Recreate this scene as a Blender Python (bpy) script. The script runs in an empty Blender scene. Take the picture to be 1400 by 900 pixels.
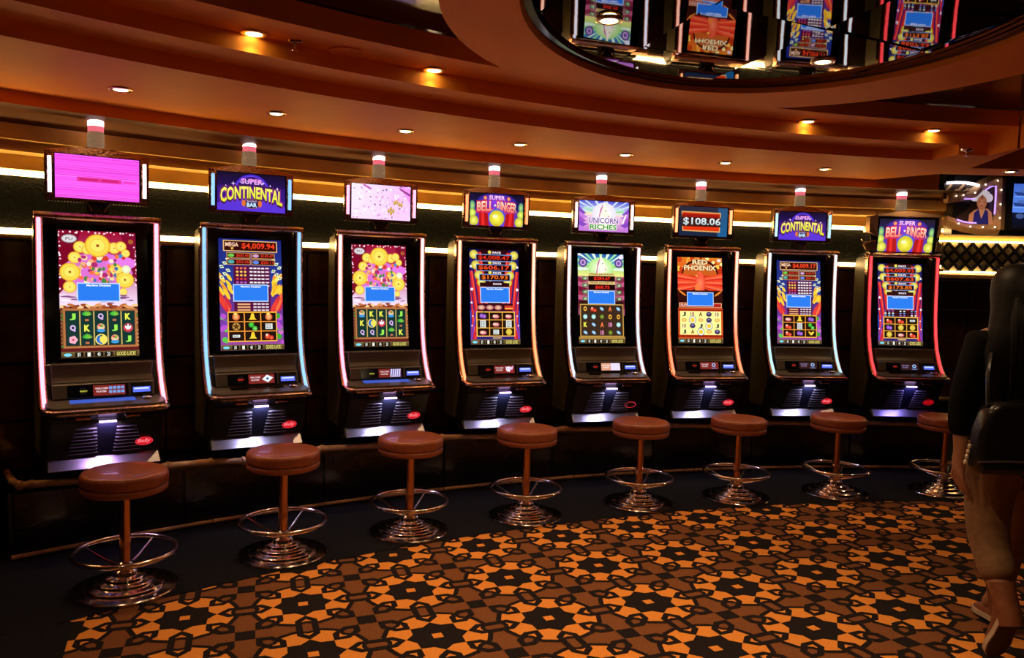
import bpy, bmesh, math, random
from mathutils import Vector, Matrix
random.seed(7)
sin, cos, pi = math.sin, math.cos, math.pi
SC = bpy.context.scene
COL = SC.collection

# ------------------------------------------------------------------ camera
F_PX, PITCH, ROLL, CAM_H = 1092.8, 0.0665, 0.0257, 1.45
cd = bpy.data.cameras.new('camera')
cd.sensor_width = 36.0
cd.lens = F_PX / 1400 * 36
cd.clip_start = 0.02
cam = bpy.data.objects.new('camera', cd)
COL.objects.link(cam)
_cp, _sp, _cr, _sr = cos(PITCH), sin(PITCH), cos(ROLL), sin(ROLL)
_right = Vector((_cr, _sr * _sp, _sr * _cp))
_up = Vector((-_sr, _cr * _sp, _cr * _cp))
_fwd = Vector((0, _cp, -_sp))
mw = Matrix.Identity(4)
for r_ in range(3):
    mw[r_][0], mw[r_][1], mw[r_][2] = _right[r_], _up[r_], -_fwd[r_]
mw[2][3] = CAM_H
cam.matrix_world = mw
SC.camera = cam

# ------------------------------------------------------------------ world, exposure
SC.view_settings.view_transform = 'Standard'
SC.view_settings.look = 'None'
SC.view_settings.exposure = 0.0
SC.view_settings.gamma = 1.0
SC.view_settings.use_curve_mapping = False
wd = bpy.data.worlds.new('world')
SC.world = wd
wd.use_nodes = True
wd.node_tree.nodes['Background'].inputs[0].default_value = (1.0, 0.45, 0.2, 1)
wd.node_tree.nodes['Background'].inputs[1].default_value = 0.010

LAMP_A, LAMP_B, LAMP_C = 22.0, 2.2, 95.0      # downlight powers (lower row, upper row, dome and added room lamps)
WARM = (1.0, 0.62, 0.30)

# ------------------------------------------------------------------ helpers
CX, CY = 3.6, -2.3                     # centre of the curved row
def pol(R, az):
    a = math.radians(az)
    return (CX + R * sin(a), CY + R * cos(a))

def lin(c):
    return tuple(((x / 255.0) / 12.92 if x / 255.0 <= 0.04045 else ((x / 255.0 + 0.055) / 1.055) ** 2.4) for x in c)

MATS = {}
def mat(name, col=(0.5, 0.5, 0.5), rough=0.5, metal=0.0, emit=None, estr=0.0, noise=0.0, nscale=40.0, bump=0.0, coat=0.0, spec=0.5, trans=0.0):
    if name in MATS:
        return MATS[name]
    m = bpy.data.materials.new(name)
    m.use_nodes = True
    nt = m.node_tree
    b = nt.nodes['Principled BSDF']
    b.inputs['Base Color'].default_value = (*col, 1)
    b.inputs['Roughness'].default_value = rough
    b.inputs['Metallic'].default_value = metal
    b.inputs['Specular IOR Level'].default_value = spec
    b.inputs['Coat Weight'].default_value = coat
    b.inputs['Transmission Weight'].default_value = trans
    if emit is not None:
        b.inputs['Emission Color'].default_value = (*emit, 1)
        b.inputs['Emission Strength'].default_value = estr
    if noise or bump:
        tc = nt.nodes.new('ShaderNodeTexCoord')
        nz = nt.nodes.new('ShaderNodeTexNoise')
        nz.inputs['Scale'].default_value = nscale
        nz.inputs['Detail'].default_value = 4.0
        nt.links.new(tc.outputs['Object'], nz.inputs['Vector'])
        if noise:
            rp = nt.nodes.new('ShaderNodeValToRGB')
            rp.color_ramp.elements[0].position = 0.3
            rp.color_ramp.elements[1].position = 0.7
            rp.color_ramp.elements[0].color = (*[c * (1 - noise) for c in col], 1)
            rp.color_ramp.elements[1].color = (*[min(1, c * (1 + noise)) for c in col], 1)
            nt.links.new(nz.outputs['Fac'], rp.inputs['Fac'])
            nt.links.new(rp.outputs['Color'], b.inputs['Base Color'])
        if bump:
            bp = nt.nodes.new('ShaderNodeBump')
            bp.inputs['Strength'].default_value = bump
            bp.inputs['Distance'].default_value = 0.01
            nt.links.new(nz.outputs['Fac'], bp.inputs['Height'])
            nt.links.new(bp.outputs['Normal'], b.inputs['Normal'])
    MATS[name] = m
    return m

def art_mat():
    if 'screen_art' in MATS:
        return MATS['screen_art']
    m = bpy.data.materials.new('screen_art')
    m.use_nodes = True
    nt = m.node_tree
    b = nt.nodes['Principled BSDF']
    at = nt.nodes.new('ShaderNodeVertexColor')
    at.layer_name = 'Col'
    b.inputs['Base Color'].default_value = (0.01, 0.01, 0.01, 1)
    b.inputs['Roughness'].default_value = 0.4
    nt.links.new(at.outputs['Color'], b.inputs['Emission Color'])
    b.inputs['Emission Strength'].default_value = 1.15
    MATS['screen_art'] = m
    return m

def print_mat():
    if 'flat_print' in MATS:
        return MATS['flat_print']
    m = bpy.data.materials.new('flat_print')
    m.use_nodes = True
    nt = m.node_tree
    b = nt.nodes['Principled BSDF']
    at = nt.nodes.new('ShaderNodeVertexColor')
    at.layer_name = 'Col'
    b.inputs['Roughness'].default_value = 0.4
    nt.links.new(at.outputs['Color'], b.inputs['Base Color'])
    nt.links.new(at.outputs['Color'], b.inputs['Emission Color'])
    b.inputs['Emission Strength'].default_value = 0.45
    MATS['flat_print'] = m
    return m

class MB:
    """collects faces into one mesh"""
    def __init__(s):
        s.v, s.f, s.mi, s.c = [], [], [], []
    def add(s, verts, faces, mi=0, col=None):
        o = len(s.v)
        s.v += [tuple(p) for p in verts]
        for f in faces:
            s.f.append([o + i for i in f])
            s.mi.append(mi)
            s.c.append(col)
        return s
    def box(s, x0, x1, y0, y1, z0, z1, mi=0):
        v = [(x, y, z) for x in (x0, x1) for y in (y0, y1) for z in (z0, z1)]
        return s.add(v, [(0, 1, 3, 2), (4, 6, 7, 5), (0, 4, 5, 1), (2, 3, 7, 6), (0, 2, 6, 4), (1, 5, 7, 3)], mi)
    def hexa(s, bot, top, mi=0):
        n = len(bot)
        return s.add(list(bot) + list(top), [tuple(range(n))[::-1], tuple(range(n, 2 * n))] + [(i, (i + 1) % n, n + (i + 1) % n, n + i) for i in range(n)], mi)
    def prism_x(s, prof, x0, x1, mi=0):
        """profile of (y, z) swept along x"""
        return s.hexa([(x0, y, z) for y, z in prof], [(x1, y, z) for y, z in prof], mi)
    def prism_z(s, poly, z0, z1, mi=0):
        return s.hexa([(x, y, z0) for x, y in poly], [(x, y, z1) for x, y in poly], mi)
    def tube(s, pts, r, n=8, closed=False, mi=0, caps=True):
        pts = [Vector(p) for p in pts]
        rs = r if isinstance(r, (list, tuple)) else [r] * len(pts)
        N = len(pts)
        rings = []
        ref = None
        for i, p in enumerate(pts):
            if closed:
                d = pts[(i + 1) % N] - pts[i - 1]
            else:
                d = pts[min(i + 1, N - 1)] - pts[max(i - 1, 0)]
            d.normalize()
            if ref is None:
                ref = Vector((0, 0, 1)) if abs(d.z) < 0.9 else Vector((1, 0, 0))
            a = d.cross(ref)
            if a.length < 1e-5:
                a = d.cross(Vector((0, 1, 0)))
            a.normalize()
            b = a.cross(d)
            b.normalize()
            ref = b
            rings.append([p + (a * cos(2 * pi * k / n) + b * sin(2 * pi * k / n)) * rs[i] for k in range(n)])
        v = [q for rg in rings for q in rg]
        f = []
        M = N if closed else N - 1
        for i in range(M):
            j = (i + 1) % N
            for k in range(n):
                f.append((i * n + k, i * n + (k + 1) % n, j * n + (k + 1) % n, j * n + k))
        if caps and not closed:
            f.append(tuple(range(n))[::-1])
            f.append(tuple((N - 1) * n + k for k in range(n)))
        return s.add(v, f, mi)
    def lathe(s, prof, n=32, mi=0, cx=0, cy=0, caps=True):
        v = [(cx + r * cos(2 * pi * k / n), cy + r * sin(2 * pi * k / n), z) for r, z in prof for k in range(n)]
        f = [(i * n + k, i * n + (k + 1) % n, (i + 1) * n + (k + 1) % n, (i + 1) * n + k) for i in range(len(prof) - 1) for k in range(n)]
        if caps:
            f.append(tuple(range(n))[::-1])
            f.append(tuple((len(prof) - 1) * n + k for k in range(n)))
        return s.add(v, f, mi)
    def sector(s, prof, az0, az1, step=1.5, mi=0, closed=False):
        """profile of (R, z) swept round the centre of the row"""
        m = max(1, int(math.ceil((az1 - az0) / step)))
        n = len(prof)
        v = []
        for i in range(m + 1):
            az = az0 + (az1 - az0) * i / m
            for R, z in prof:
                x, y = pol(R, az)
                v.append((x, y, z))
        f = []
        q = n if closed else n - 1
        for i in range(m):
            for k in range(q):
                k2 = (k + 1) % n
                f.append((i * n + k, i * n + k2, (i + 1) * n + k2, (i + 1) * n + k))
        if closed:
            f.append(tuple(range(n)))
            f.append(tuple(m * n + k for k in range(n))[::-1])
        return s.add(v, f, mi)
    def build(s, name, mats, parent=None, smooth=False, zoff=0.0, bevel=0.0, angle=40, loc=None):
        me = bpy.data.meshes.new(name)
        me.from_pydata([(x, y, z + zoff) for x, y, z in s.v], [], s.f)
        if not isinstance(mats, (list, tuple)):
            mats = [mats]
        for m in mats:
            me.materials.append(m)
        if len(mats) > 1:
            me.polygons.foreach_set('material_index', s.mi)
        if any(c is not None for c in s.c):
            ca = me.color_attributes.new('Col', 'FLOAT_COLOR', 'CORNER')
            k = 0
            flat = []
            for f, c in zip(s.f, s.c):
                for i in range(len(f)):
                    cc = c[i] if isinstance(c[0], (tuple, list)) else c
                    flat += [cc[0], cc[1], cc[2], 1.0]
            ca.data.foreach_set('color', flat)
        bm = bmesh.new()
        bm.from_mesh(me)
        if any(c is not None for c in s.c):
            pass
        else:
            bmesh.ops.recalc_face_normals(bm, faces=bm.faces)
        bm.to_mesh(me)
        bm.free()
        if smooth:
            me.polygons.foreach_set('use_smooth', [True] * len(me.polygons))
            try:
                me.set_sharp_from_angle(angle=math.radians(angle))
            except Exception:
                pass
        o = bpy.data.objects.new(name, me)
        COL.objects.link(o)
        if loc:
            o.location = loc
        if parent:
            o.parent = parent
        if bevel:
            bv = o.modifiers.new('bevel', 'BEVEL')
            bv.width = bevel
            bv.segments = 2
            bv.limit_method = 'ANGLE'
        return o

def empty(name, loc=(0, 0, 0), rz=0.0):
    o = bpy.data.objects.new(name, None)
    o.empty_display_size = 0.1
    COL.objects.link(o)
    o.location = loc
    o.rotation_euler = (0, 0, rz)
    return o

def tag(o, label=None, cat=None, group=None, kind=None):
    if label: o['label'] = label
    if cat: o['category'] = cat
    if group: o['group'] = group
    if kind: o['kind'] = kind
    return o

def share(o, name, parent, loc=None, rot=None):
    c = o.copy()
    c.name = name
    COL.objects.link(c)
    c.parent = parent
    if loc is not None: c.location = loc
    if rot is not None: c.rotation_euler = rot
    return c

# ------------------------------------------------------------------ flat pictures (screens, prints)
_txt = {}
def text_shape(s, bold=0.012):
    k = (s, bold)
    if k in _txt:
        return _txt[k]
    cu = bpy.data.curves.new('t', 'FONT')
    cu.body = s
    cu.resolution_u = 2
    cu.offset = bold
    o = bpy.data.objects.new('t', cu)
    me = o.to_mesh()
    v = [(p.co.x, p.co.y) for p in me.vertices]
    f = [tuple(p.vertices) for p in me.polygons]
    o.to_mesh_clear()
    bpy.data.objects.remove(o)
    bpy.data.curves.remove(cu)
    if v:
        x0, x1 = min(p[0] for p in v), max(p[0] for p in v)
        y0, y1 = min(p[1] for p in v), max(p[1] for p in v)
        v = [((x - x0) / (x1 - x0 + 1e-9), (y - y0) / (y1 - y0 + 1e-9)) for x, y in v]
    _txt[k] = (v, f)
    return _txt[k]

class Pic:
    """flat picture: x to the right 0..1, y DOWN 0..1; each call lies a hair above the last"""
    def __init__(s, W, H):
        s.W, s.H, s.items = W, H, []
    def poly(s, pts, col):
        if isinstance(col[0], (tuple, list)):
            c = [lin(q) for q in col]
        else:
            c = lin(col)
        s.items.append(([tuple(p) for p in pts], [tuple(range(len(pts)))], c))
    def rect(s, x0, y0, x1, y1, col, col2=None):
        pts = [(x0, y0), (x1, y0), (x1, y1), (x0, y1)]
        s.poly(pts, [col, col, col2, col2] if col2 else col)
    def frame(s, x0, y0, x1, y1, t, col):
        ty = t * s.W / s.H
        v = [(x0, y0), (x1, y0), (x1, y1), (x0, y1), (x0 + t, y0 + ty), (x1 - t, y0 + ty), (x1 - t, y1 - ty), (x0 + t, y1 - ty)]
        s.items.append((v, [(0, 1, 5, 4), (1, 2, 6, 5), (2, 3, 7, 6), (3, 0, 4, 7)], lin(col)))
    def ell(s, x, y, rx, col, ry=None, n=14, col2=None, rot=0.0):
        ry = rx if ry is None else ry
        a = s.W / s.H
        pts = []
        for k in range(n):
            t = 2 * pi * k / n
            dx, dy = rx * cos(t), ry * sin(t)
            dx, dy = dx * cos(rot) - dy * sin(rot), dx * sin(rot) + dy * cos(rot)
            pts.append((x + dx, y + dy * a))
        if col2:
            s.items.append((pts + [(x, y)], [(k, (k + 1) % n, n) for k in range(n)], ('fan', lin(col), lin(col2))))
        else:
            s.poly(pts, col)
    def star(s, x, y, r, col, n=5, inner=0.45):
        a = s.W / s.H
        pts = []
        for k in range(2 * n):
            t = pi * k / n - pi / 2
            q = r if k % 2 == 0 else r * inner
            pts.append((x + q * cos(t), y + q * sin(t) * a))
        s.items.append((pts + [(x, y)], [(k, (k + 1) % (2 * n), 2 * n) for k in range(2 * n)], lin(col)))
    def text(s, t, x0, y0, x1, y1, col, warp=None, bold=0.012, col2=None):
        v, f = text_shape(t, bold)
        pts = []
        for px, py in v:
            if warp:
                yy0, yy1 = warp(px)
                pts.append((x0 + px * (x1 - x0), yy1 + (yy0 - yy1) * py))
            else:
                pts.append((x0 + px * (x1 - x0), y1 + (y0 - y1) * py))
        if col2:
            s.items.append((pts, f, ('vert', [lin([a * py + b * (1 - py) for a, b in zip(col, col2)]) for px, py in v])))
        else:
            s.items.append((pts, f, lin(col)))
    def mesh(s, place, step=4e-5):
        m = MB()
        for i, (pts, faces, c) in enumerate(s.items):
            v = [place(min(1, max(0, x)), min(1, max(0, y)), (i + 1) * step) for x, y in pts]
            o = len(m.v)
            m.v += v
            for f in faces:
                m.f.append([o + k for k in f])
                m.mi.append(0)
                if isinstance(c, tuple) and c and c[0] == 'fan':
                    m.c.append([c[1], c[1], c[2]])
                elif isinstance(c, tuple) and c and c[0] == 'vert':
                    m.c.append([c[1][k] for k in f])
                elif isinstance(c, list):
                    m.c.append(c)
                else:
                    m.c.append(c)
        return m

BLUE = (40, 120, 232)
def notice(P, x0, y0, x1, y1):
    P.rect(x0, y0, x1, y1, (190, 215, 250))
    t = 0.014
    P.rect(x0 + t, y0 + t * .6, x1 - t, y1 - t * .6, BLUE)
    w = x1 - x0
    P.text('Machine Disabled', x0 + w * .22, y0 + .012, x1 - w * .22, y0 + .028, (250, 252, 255), bold=0.03)

def meter_bar(P, y0, y1, luck='GOOD LUCK!'):
    P.rect(0.0, y0, 1.0, y1, (120, 96, 60), (70, 50, 26))
    P.ell(0.08, (y0 + y1) / 2, 0.05, (120, 215, 240), ry=0.022)
    for k in range(4):
        P.rect(0.17 + k * 0.125, y0 + .006, 0.275 + k * 0.125, y1 - .006, (18, 14, 12))
        P.text(('$5', '1', '40', '20')[k], 0.20 + k * .125, y0 + .009, 0.24 + k * .125, y1 - .008, (235, 235, 220))
    P.rect(0.68, y0 + .004, 0.97, y1 - .004, (70, 60, 20))
    P.text(luck, 0.70, y0 + .008, 0.95, y1 - .008, (236, 220, 120), bold=0.02)

def fruit(P, k, x, y, r):
    if k == 'cherry':
        P.ell(x - r * .35, y + r * .1, r * .62, (190, 22, 22), col2=(250, 110, 70)); P.ell(x + r * .45, y + r * .25, r * .52, (190, 22, 22), col2=(250, 110, 70)); P.ell(x - r * .5, y - r * .1, r * .25, (250, 215, 190))
    elif k == 'plum':
        P.ell(x - r * .3, y, r * .62, (96, 40, 150), col2=(190, 130, 230)); P.ell(x + r * .4, y + r * .08, r * .55, (110, 50, 165), col2=(190, 130, 230)); P.ell(x + r * .2, y - r * .55, r * .3, (70, 160, 50), ry=r * .15)
    elif k == 'bellgold':
        a = P.W / P.H
        P.poly([(x - r * .25, y - r * .8 * a), (x + r * .25, y - r * .8 * a), (x + r * .5, y + r * .25 * a), (x + r * .85, y + r * .6 * a), (x - r * .85, y + r * .6 * a), (x - r * .5, y + r * .25 * a)], (250, 205, 50)); P.ell(x, y + r * .65, r * .22, (215, 140, 20))
    elif k == 'orange':
        P.ell(x, y, r * .8, (190, 60, 20), col2=(255, 200, 120)); P.ell(x - r * .1, y - r * .35, r * .4, (245, 205, 110), ry=r * .3)
    elif k == 'lime':
        P.ell(x - r * .3, y - r * .2, r * .6, (20, 130, 30), col2=(90, 230, 80)); P.ell(x + r * .45, y + r * .25, r * .55, (30, 150, 40), col2=(140, 240, 120))
    elif k == 'coin':
        P.ell(x, y, r * .85, (190, 150, 20), col2=(255, 240, 110)); P.text('X', x - r * .2, y - r * .2, x + r * .2, y + r * .2, (150, 110, 10))
    elif k == 'star':
        P.ell(x, y, r * .85, (150, 105, 40), col2=(235, 205, 120)); P.star(x, y, r * .8, (90, 50, 15))
    elif k in ('bar1', 'bar2', 'bar3'):
        n = int(k[3]); a = P.W / P.H; h = r * .55 * a
        for q in range(n):
            yy = y + (q - (n - 1) / 2) * h * 1.12
            P.rect(x - r * .75, yy - h / 2, x + r * .75, yy + h / 2, (235, 240, 235)); P.text('BAR', x - r * .55, yy - h * .3, x + r * .55, yy + h * .3, (60, 70, 80), bold=.03)
    elif k == 'logo':
        P.ell(x, y + r * .1, r * 1.0, (170, 30, 60), ry=r * .55, col2=(240, 150, 160)); P.text('BELL', x - r * .7, y - r * .12, x + r * .7, y + r * .2, (255, 240, 200), bold=.02)
    elif k == 'banana':
        P.ell(x - r * .25, y, r * .75, (230, 180, 40), ry=r * .3, rot=.7); P.ell(x + r * .25, y, r * .75, (250, 215, 70), ry=r * .3, rot=-.7)
    elif k == 'yin':
        P.ell(x, y, r * 1.15, (250, 225, 110)); P.ell(x, y, r * .95, (40, 110, 200)); P.ell(x + r * .3, y, r * .62, (240, 220, 90), ry=r * .9); P.ell(x, y - r * .45, r * .2, (40, 60, 30)); P.ell(x, y + r * .45, r * .2, (40, 110, 200))
    elif k == 'plant':
        for q in range(7):
            t = -pi / 2 + (q - 3) * .4
            P.ell(x + cos(t) * r * .5, y - .008 + sin(t) * r * .3, r * .5, (60 + 12 * q, 190, 60), ry=r * .13, rot=t)
        P.rect(x - r * .35, y + r * .28, x + r * .35, y + r * .5, (200, 110, 70))
    elif k == 'flower':
        for q in range(5):
            t = 2 * pi * q / 5
            P.ell(x + cos(t) * r * .4, y + sin(t) * r * .24, r * .42, (240, 170, 190))
        P.ell(x, y, r * .22, (210, 60, 90))
    elif k == 'pond':
        P.ell(x, y - r * .12, r * .75, (225, 160, 110), col2=(250, 230, 200)); P.ell(x, y + r * .3, r * .8, (60, 150, 215), ry=r * .35); P.ell(x + r * .1, y - r * .25, r * .35, (120, 170, 60)); P.ell(x - r * .25, y - r * .3, r * .25, (215, 60, 80))
    elif k == 'panda':
        P.ell(x, y, r * .95, (205, 60, 80)); P.ell(x, y - r * .1, r * .6, (250, 245, 245)); P.ell(x - r * .3, y - r * .3, r * .2, (40, 30, 30)); P.ell(x + r * .3, y - r * .3, r * .2, (40, 30, 30))
    elif k == 'gem':
        P.ell(x, y, r * .7, (110, 190, 190), col2=(235, 255, 250))
    elif k == 'leaf':
        P.ell(x, y, r * .7, (70, 90, 20), col2=(150, 175, 60))
    elif k == 'horn':
        P.ell(x, y, r * .75, (70, 150, 200), ry=r * .45, rot=.6, col2=(215, 240, 250))
    elif k == 'ball':
        P.ell(x, y, r * 1.1, (70, 100, 120)); P.ell(x, y, r * .95, (240, 240, 235)); P.ell(x, y, r * .65, (240, 200, 50))
    elif k == 'mask':
        P.ell(x, y, r * .85, (60, 50, 90), ry=r * .7); P.ell(x, y - r * .1, r * .4, (140, 120, 170), ry=r * .25)
    elif k == 'shell':
        P.ell(x, y, r * .8, (220, 160, 60), ry=r * .55, col2=(250, 220, 130))
    else:
        c = {'J': (150, 230, 80), 'Q': (215, 180, 235), 'K': (235, 235, 80), 'A': (235, 120, 60), '10': (215, 130, 170), 'O': (245, 180, 60)}.get(k, (230, 230, 230))
        a = P.W / P.H
        P.text(k, x - r * .55, y - r * .7 * a, x + r * .55, y + r * .7 * a, c, bold=.05)

WS, HS = 0.354, 0.640
def pic_coins(variant):
    P = Pic(WS, HS)
    P.rect(0, 0, 1, .30, (150, 8, 40), (190, 60, 120))
    P.rect(0, .30, 1, .62, (190, 60, 130), (240, 225, 245))
    P.poly([(0, 0), (.28, 0), (.12, .42), (0, .5)], (120, 5, 35))
    P.poly([(1, 0), (.8, 0), (.92, .36), (1, .42)], (125, 8, 45))
    P.ell(.5, .33, .45, (215, 110, 205), ry=.30)
    P.ell(.8, .25, .2, (225, 120, 225), ry=.1)
    rnd = random.Random(3)
    for k in range(46):
        e = k % 2
        if k < 20:
            x, y = rnd.random(), rnd.random() * .02
        else:
            x, y = (rnd.random() * .025 + (.975 if e else 0)), rnd.random() * .6
        P.ell(x, y, .008 + rnd.random() * .008, (250, 225, 235), n=6)
    for (x, y, r) in ((.27, .13, .085), (.36, .15, .07), (.71, .13, .085), (.80, .115, .075), (.86, .17, .06), (.20, .215, .085), (.13, .445, .085), (.815, .48, .055), (.72, .31, .10)):
        P.ell(x, y, r, (225, 165, 40), n=18); P.ell(x, y, r * .86, (252, 214, 86), n=18, col2=(255, 232, 120)); P.ell(x, y, r * .14, (200, 130, 40), n=5)
    rnd = random.Random(5)
    for k in range(75):
        x, y = .24 + rnd.random() * .50, .205 + rnd.random() * .20
        P.ell(x, y, .014 + rnd.random() * .03, rnd.choice([(210, 60, 40), (250, 190, 70), (70, 130, 60), (235, 140, 170), (250, 230, 190), (60, 110, 170), (240, 110, 70), (170, 40, 110), (245, 205, 150), (240, 170, 120), (250, 220, 200)]), n=8, ry=.02 + rnd.random() * .02)
    for (x, y, r) in ((.495, .116, .165), (.135, .33, .13), (.84, .385, .12)):
        P.ell(x, y, r, (228, 170, 40), n=22); P.ell(x, y, r * .9, (250, 205, 60), n=22, col2=(255, 238, 130)); P.ell(x, y, r * .62, (240, 190, 50), n=22); P.ell(x, y, r * .55, (255, 226, 100), n=22); P.ell(x, y, r * .14, (150, 60, 30), n=5)
    P.ell(.86, .30, .06, (215, 225, 170), col2=(250, 250, 220)); P.ell(.79, .195, .03, (70, 140, 200)); P.ell(.74, .20, .03, (240, 120, 60)); P.ell(.83, .21, .025, (210, 40, 50))
    P.ell(.135, .068, .10, (150, 140, 145), ry=.062); P.ell(.135, .068, .088, (215, 210, 215), ry=.05); P.text('FU', .09, .057, .18, .08, (120, 110, 110), bold=.02)
    P.ell(.93, .075, .035, (170, 90, 40))
    for k in range(26):
        P.ell(.02 + rnd.random() * .96, .50 + rnd.random() * .09, .03 + rnd.random() * .05, rnd.choice([(225, 190, 225), (250, 240, 250), (130, 80, 130), (240, 215, 240)]), n=8, ry=.012)
    notice(P, .215, .412, .77, .562)
    P.rect(0, .60, 1, .95, (92, 22, 26))
    for k in range(18):
        t = k / 17
        P.ell(.03 + .94 * t, .600 + .012 * sin(k * 2.1), .055, rnd.choice([(190, 110, 60), (240, 200, 140), (150, 70, 35), (220, 150, 90)]), ry=.022, rot=.5 * sin(k * 1.3), n=8)
    P.frame(.03, .615, .985, .925, .03, (176, 112, 62))
    P.rect(.065, .635, .95, .905, (14, 50, 46))
    sy = [['J', 'plant', 'Q', 'plant', 'K'], ['Q', 'K', 'pond', 'J', 'panda'], ['flower', 'plant', 'yin', 'pond', 'J']]
    if variant:
        sy = [['pond', 'K', 'K', 'pond', 'J'], ['K', 'yin', 'panda', 'Q', 'plant'], ['Q', 'Q', 'J', 'plant', 'K']]
    for i in range(1, 5):
        P.rect(.065 + .177 * i - .008, .635, .065 + .177 * i + .008, .905, (200, 170, 90))
    for r in range(3):
        for c in range(5):
            fruit(P, sy[r][c], .153 + .177 * c, .68 + .09 * r, .068)
    for k in range(10):
        P.ell(.02, .64 + .03 * k, .022, rnd.choice([(130, 90, 50), (80, 120, 50), (180, 130, 80)]), n=6); P.ell(.985, .64 + .03 * k, .018, rnd.choice([(130, 90, 50), (80, 120, 50), (180, 130, 80)]), n=6)
    meter_bar(P, .952, 1.0)
    return P

def panel(P, x0, y0, x1, y1, edge, txt, tc, fill=(30, 4, 4)):
    P.rect(x0, y0, x1, y1, edge)
    P.rect(x0 + .012, y0 + .007, x1 - .012, y1 - .007, fill)
    P.text(txt, x0 + .05, y0 + .012, x1 - .05, y1 - .012, tc, bold=.02)

def pic_continental(amount, variant):
    P = Pic(WS, HS)
    P.rect(0, 0, 1, .45, (20, 30, 110), (40, 60, 150))
    P.rect(0, .45, 1, 1, (60, 40, 130), (150, 70, 150))
    rnd = random.Random(9)
    for s in (-1, 1):
        for k in range(26):
            t = rnd.random()
            x, y = .5 + s * (.33 + .16 * rnd.random()), .62 - .3 * t
            P.ell(x, y, .11 * (1.1 - .5 * t), rnd.choice([(250, 200, 50), (245, 150, 40), (250, 225, 110), (220, 170, 40)]) if t > .35 else rnd.choice([(225, 60, 50), (240, 110, 60), (200, 40, 60)]), ry=.028, rot=-s * (1.15 - .2 * t), n=7)
        for k in range(14):
            P.ell(.5 + s * (.40 + .09 * rnd.random()), .68 + .26 * rnd.random(), .045, rnd.choice([(60, 160, 50), (180, 80, 200), (90, 190, 70), (200, 110, 190), (120, 60, 170)]), n=8)
        for k in range(6):
            P.ell(.5 + s * (.36 + .05 * (k % 3)), .19 + .032 * k, .045, (225, 235, 200), ry=.03, rot=-s * .5, n=4)
            P.ell(.5 + s * (.36 + .05 * (k % 3)), .19 + .032 * k, .02, (90, 130, 80), ry=.012, n=6)
    P.rect(.07, .015, .93, .115, (226, 180, 110)); P.rect(.085, .023, .915, .107, (48, 6, 6))
    P.text('MEGA', .105, .035, .31, .072, (250, 200, 170), bold=.03); P.star(.21, .088, .03, (240, 180, 80))
    P.text('$' + amount, .36, .035, .89, .095, (238, 60, 28), bold=.022)
    am = ('$603.40', '$169.47', '$52.05', '$20.11')
    cc = ((110, 190, 70), (200, 150, 190), (80, 170, 170), (90, 130, 220))
    for k in range(4):
        x0, y0 = .12 + .39 * (k % 2), .125 + .058 * (k // 2)
        P.rect(x0, y0, x0 + .375, y0 + .052, (200, 140, 60)); P.rect(x0 + .012, y0 + .006, x0 + .363, y0 + .046, (40, 6, 10))
        P.ell(x0 + .07, y0 + .026, .05, cc[k], ry=.028); P.text(am[k], x0 + .15, y0 + .012, x0 + .35, y0 + .041, (220, 50, 30), bold=.02)
    P.rect(.22, .245, .80, .66, (84, 14, 62))
    for r in range(6):
        for c in range(3):
            P.ell(.28 + .062 * c, .265 + .032 * r, .022, [(240, 120, 90), (240, 200, 80), (250, 190, 60), (220, 60, 60), (170, 90, 190), (120, 200, 90)][r], ry=.018, n=7)
        for c in range(4):
            P.rect(.475 + .062 * c, .257 + .032 * r, .522 + .062 * c, .270 + .032 * r, (235, 235, 235)); 
        P.rect(.725, .257 + .032 * r, .785, .268 + .032 * r, (230, 215, 225))
    for r in range(3):
        P.rect(.27, .582 + .026 * r, .47, .595 + .026 * r, (230, 170, 110))
        for c in range(4):
            P.rect(.52 + .065 * c, .580 + .028 * r, .57 + .065 * c, .592 + .028 * r, (225, 215, 225))
    notice(P, .205, .41, .765, .565)
    P.rect(.11, .655, .89, .925, (250, 180, 50)); P.rect(.125, .665, .875, .915, (30, 14, 12))
    sy = [['orange', 'bellgold', 'orange'], ['star', 'lime', 'bar2'], ['bar1', 'bellgold', 'cherry']]
    if variant:
        sy = [['logo', 'bellgold', 'plum'], ['cherry', 'bar3', 'lime'], ['cherry', 'plum', 'banana']]
    for i in (1, 2):
        P.rect(.11 + .26 * i - .008, .66, .11 + .26 * i + .008, .92, (240, 150, 50)); P.rect(.12, .66 + .085 * i - .004, .88, .66 + .085 * i + .004, (240, 150, 50))
    for r in range(3):
        for c in range(3):
            fruit(P, sy[r][c], .24 + .26 * c, .703 + .085 * r, .075)
    meter_bar(P, .95, 1.0)
    return P

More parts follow.
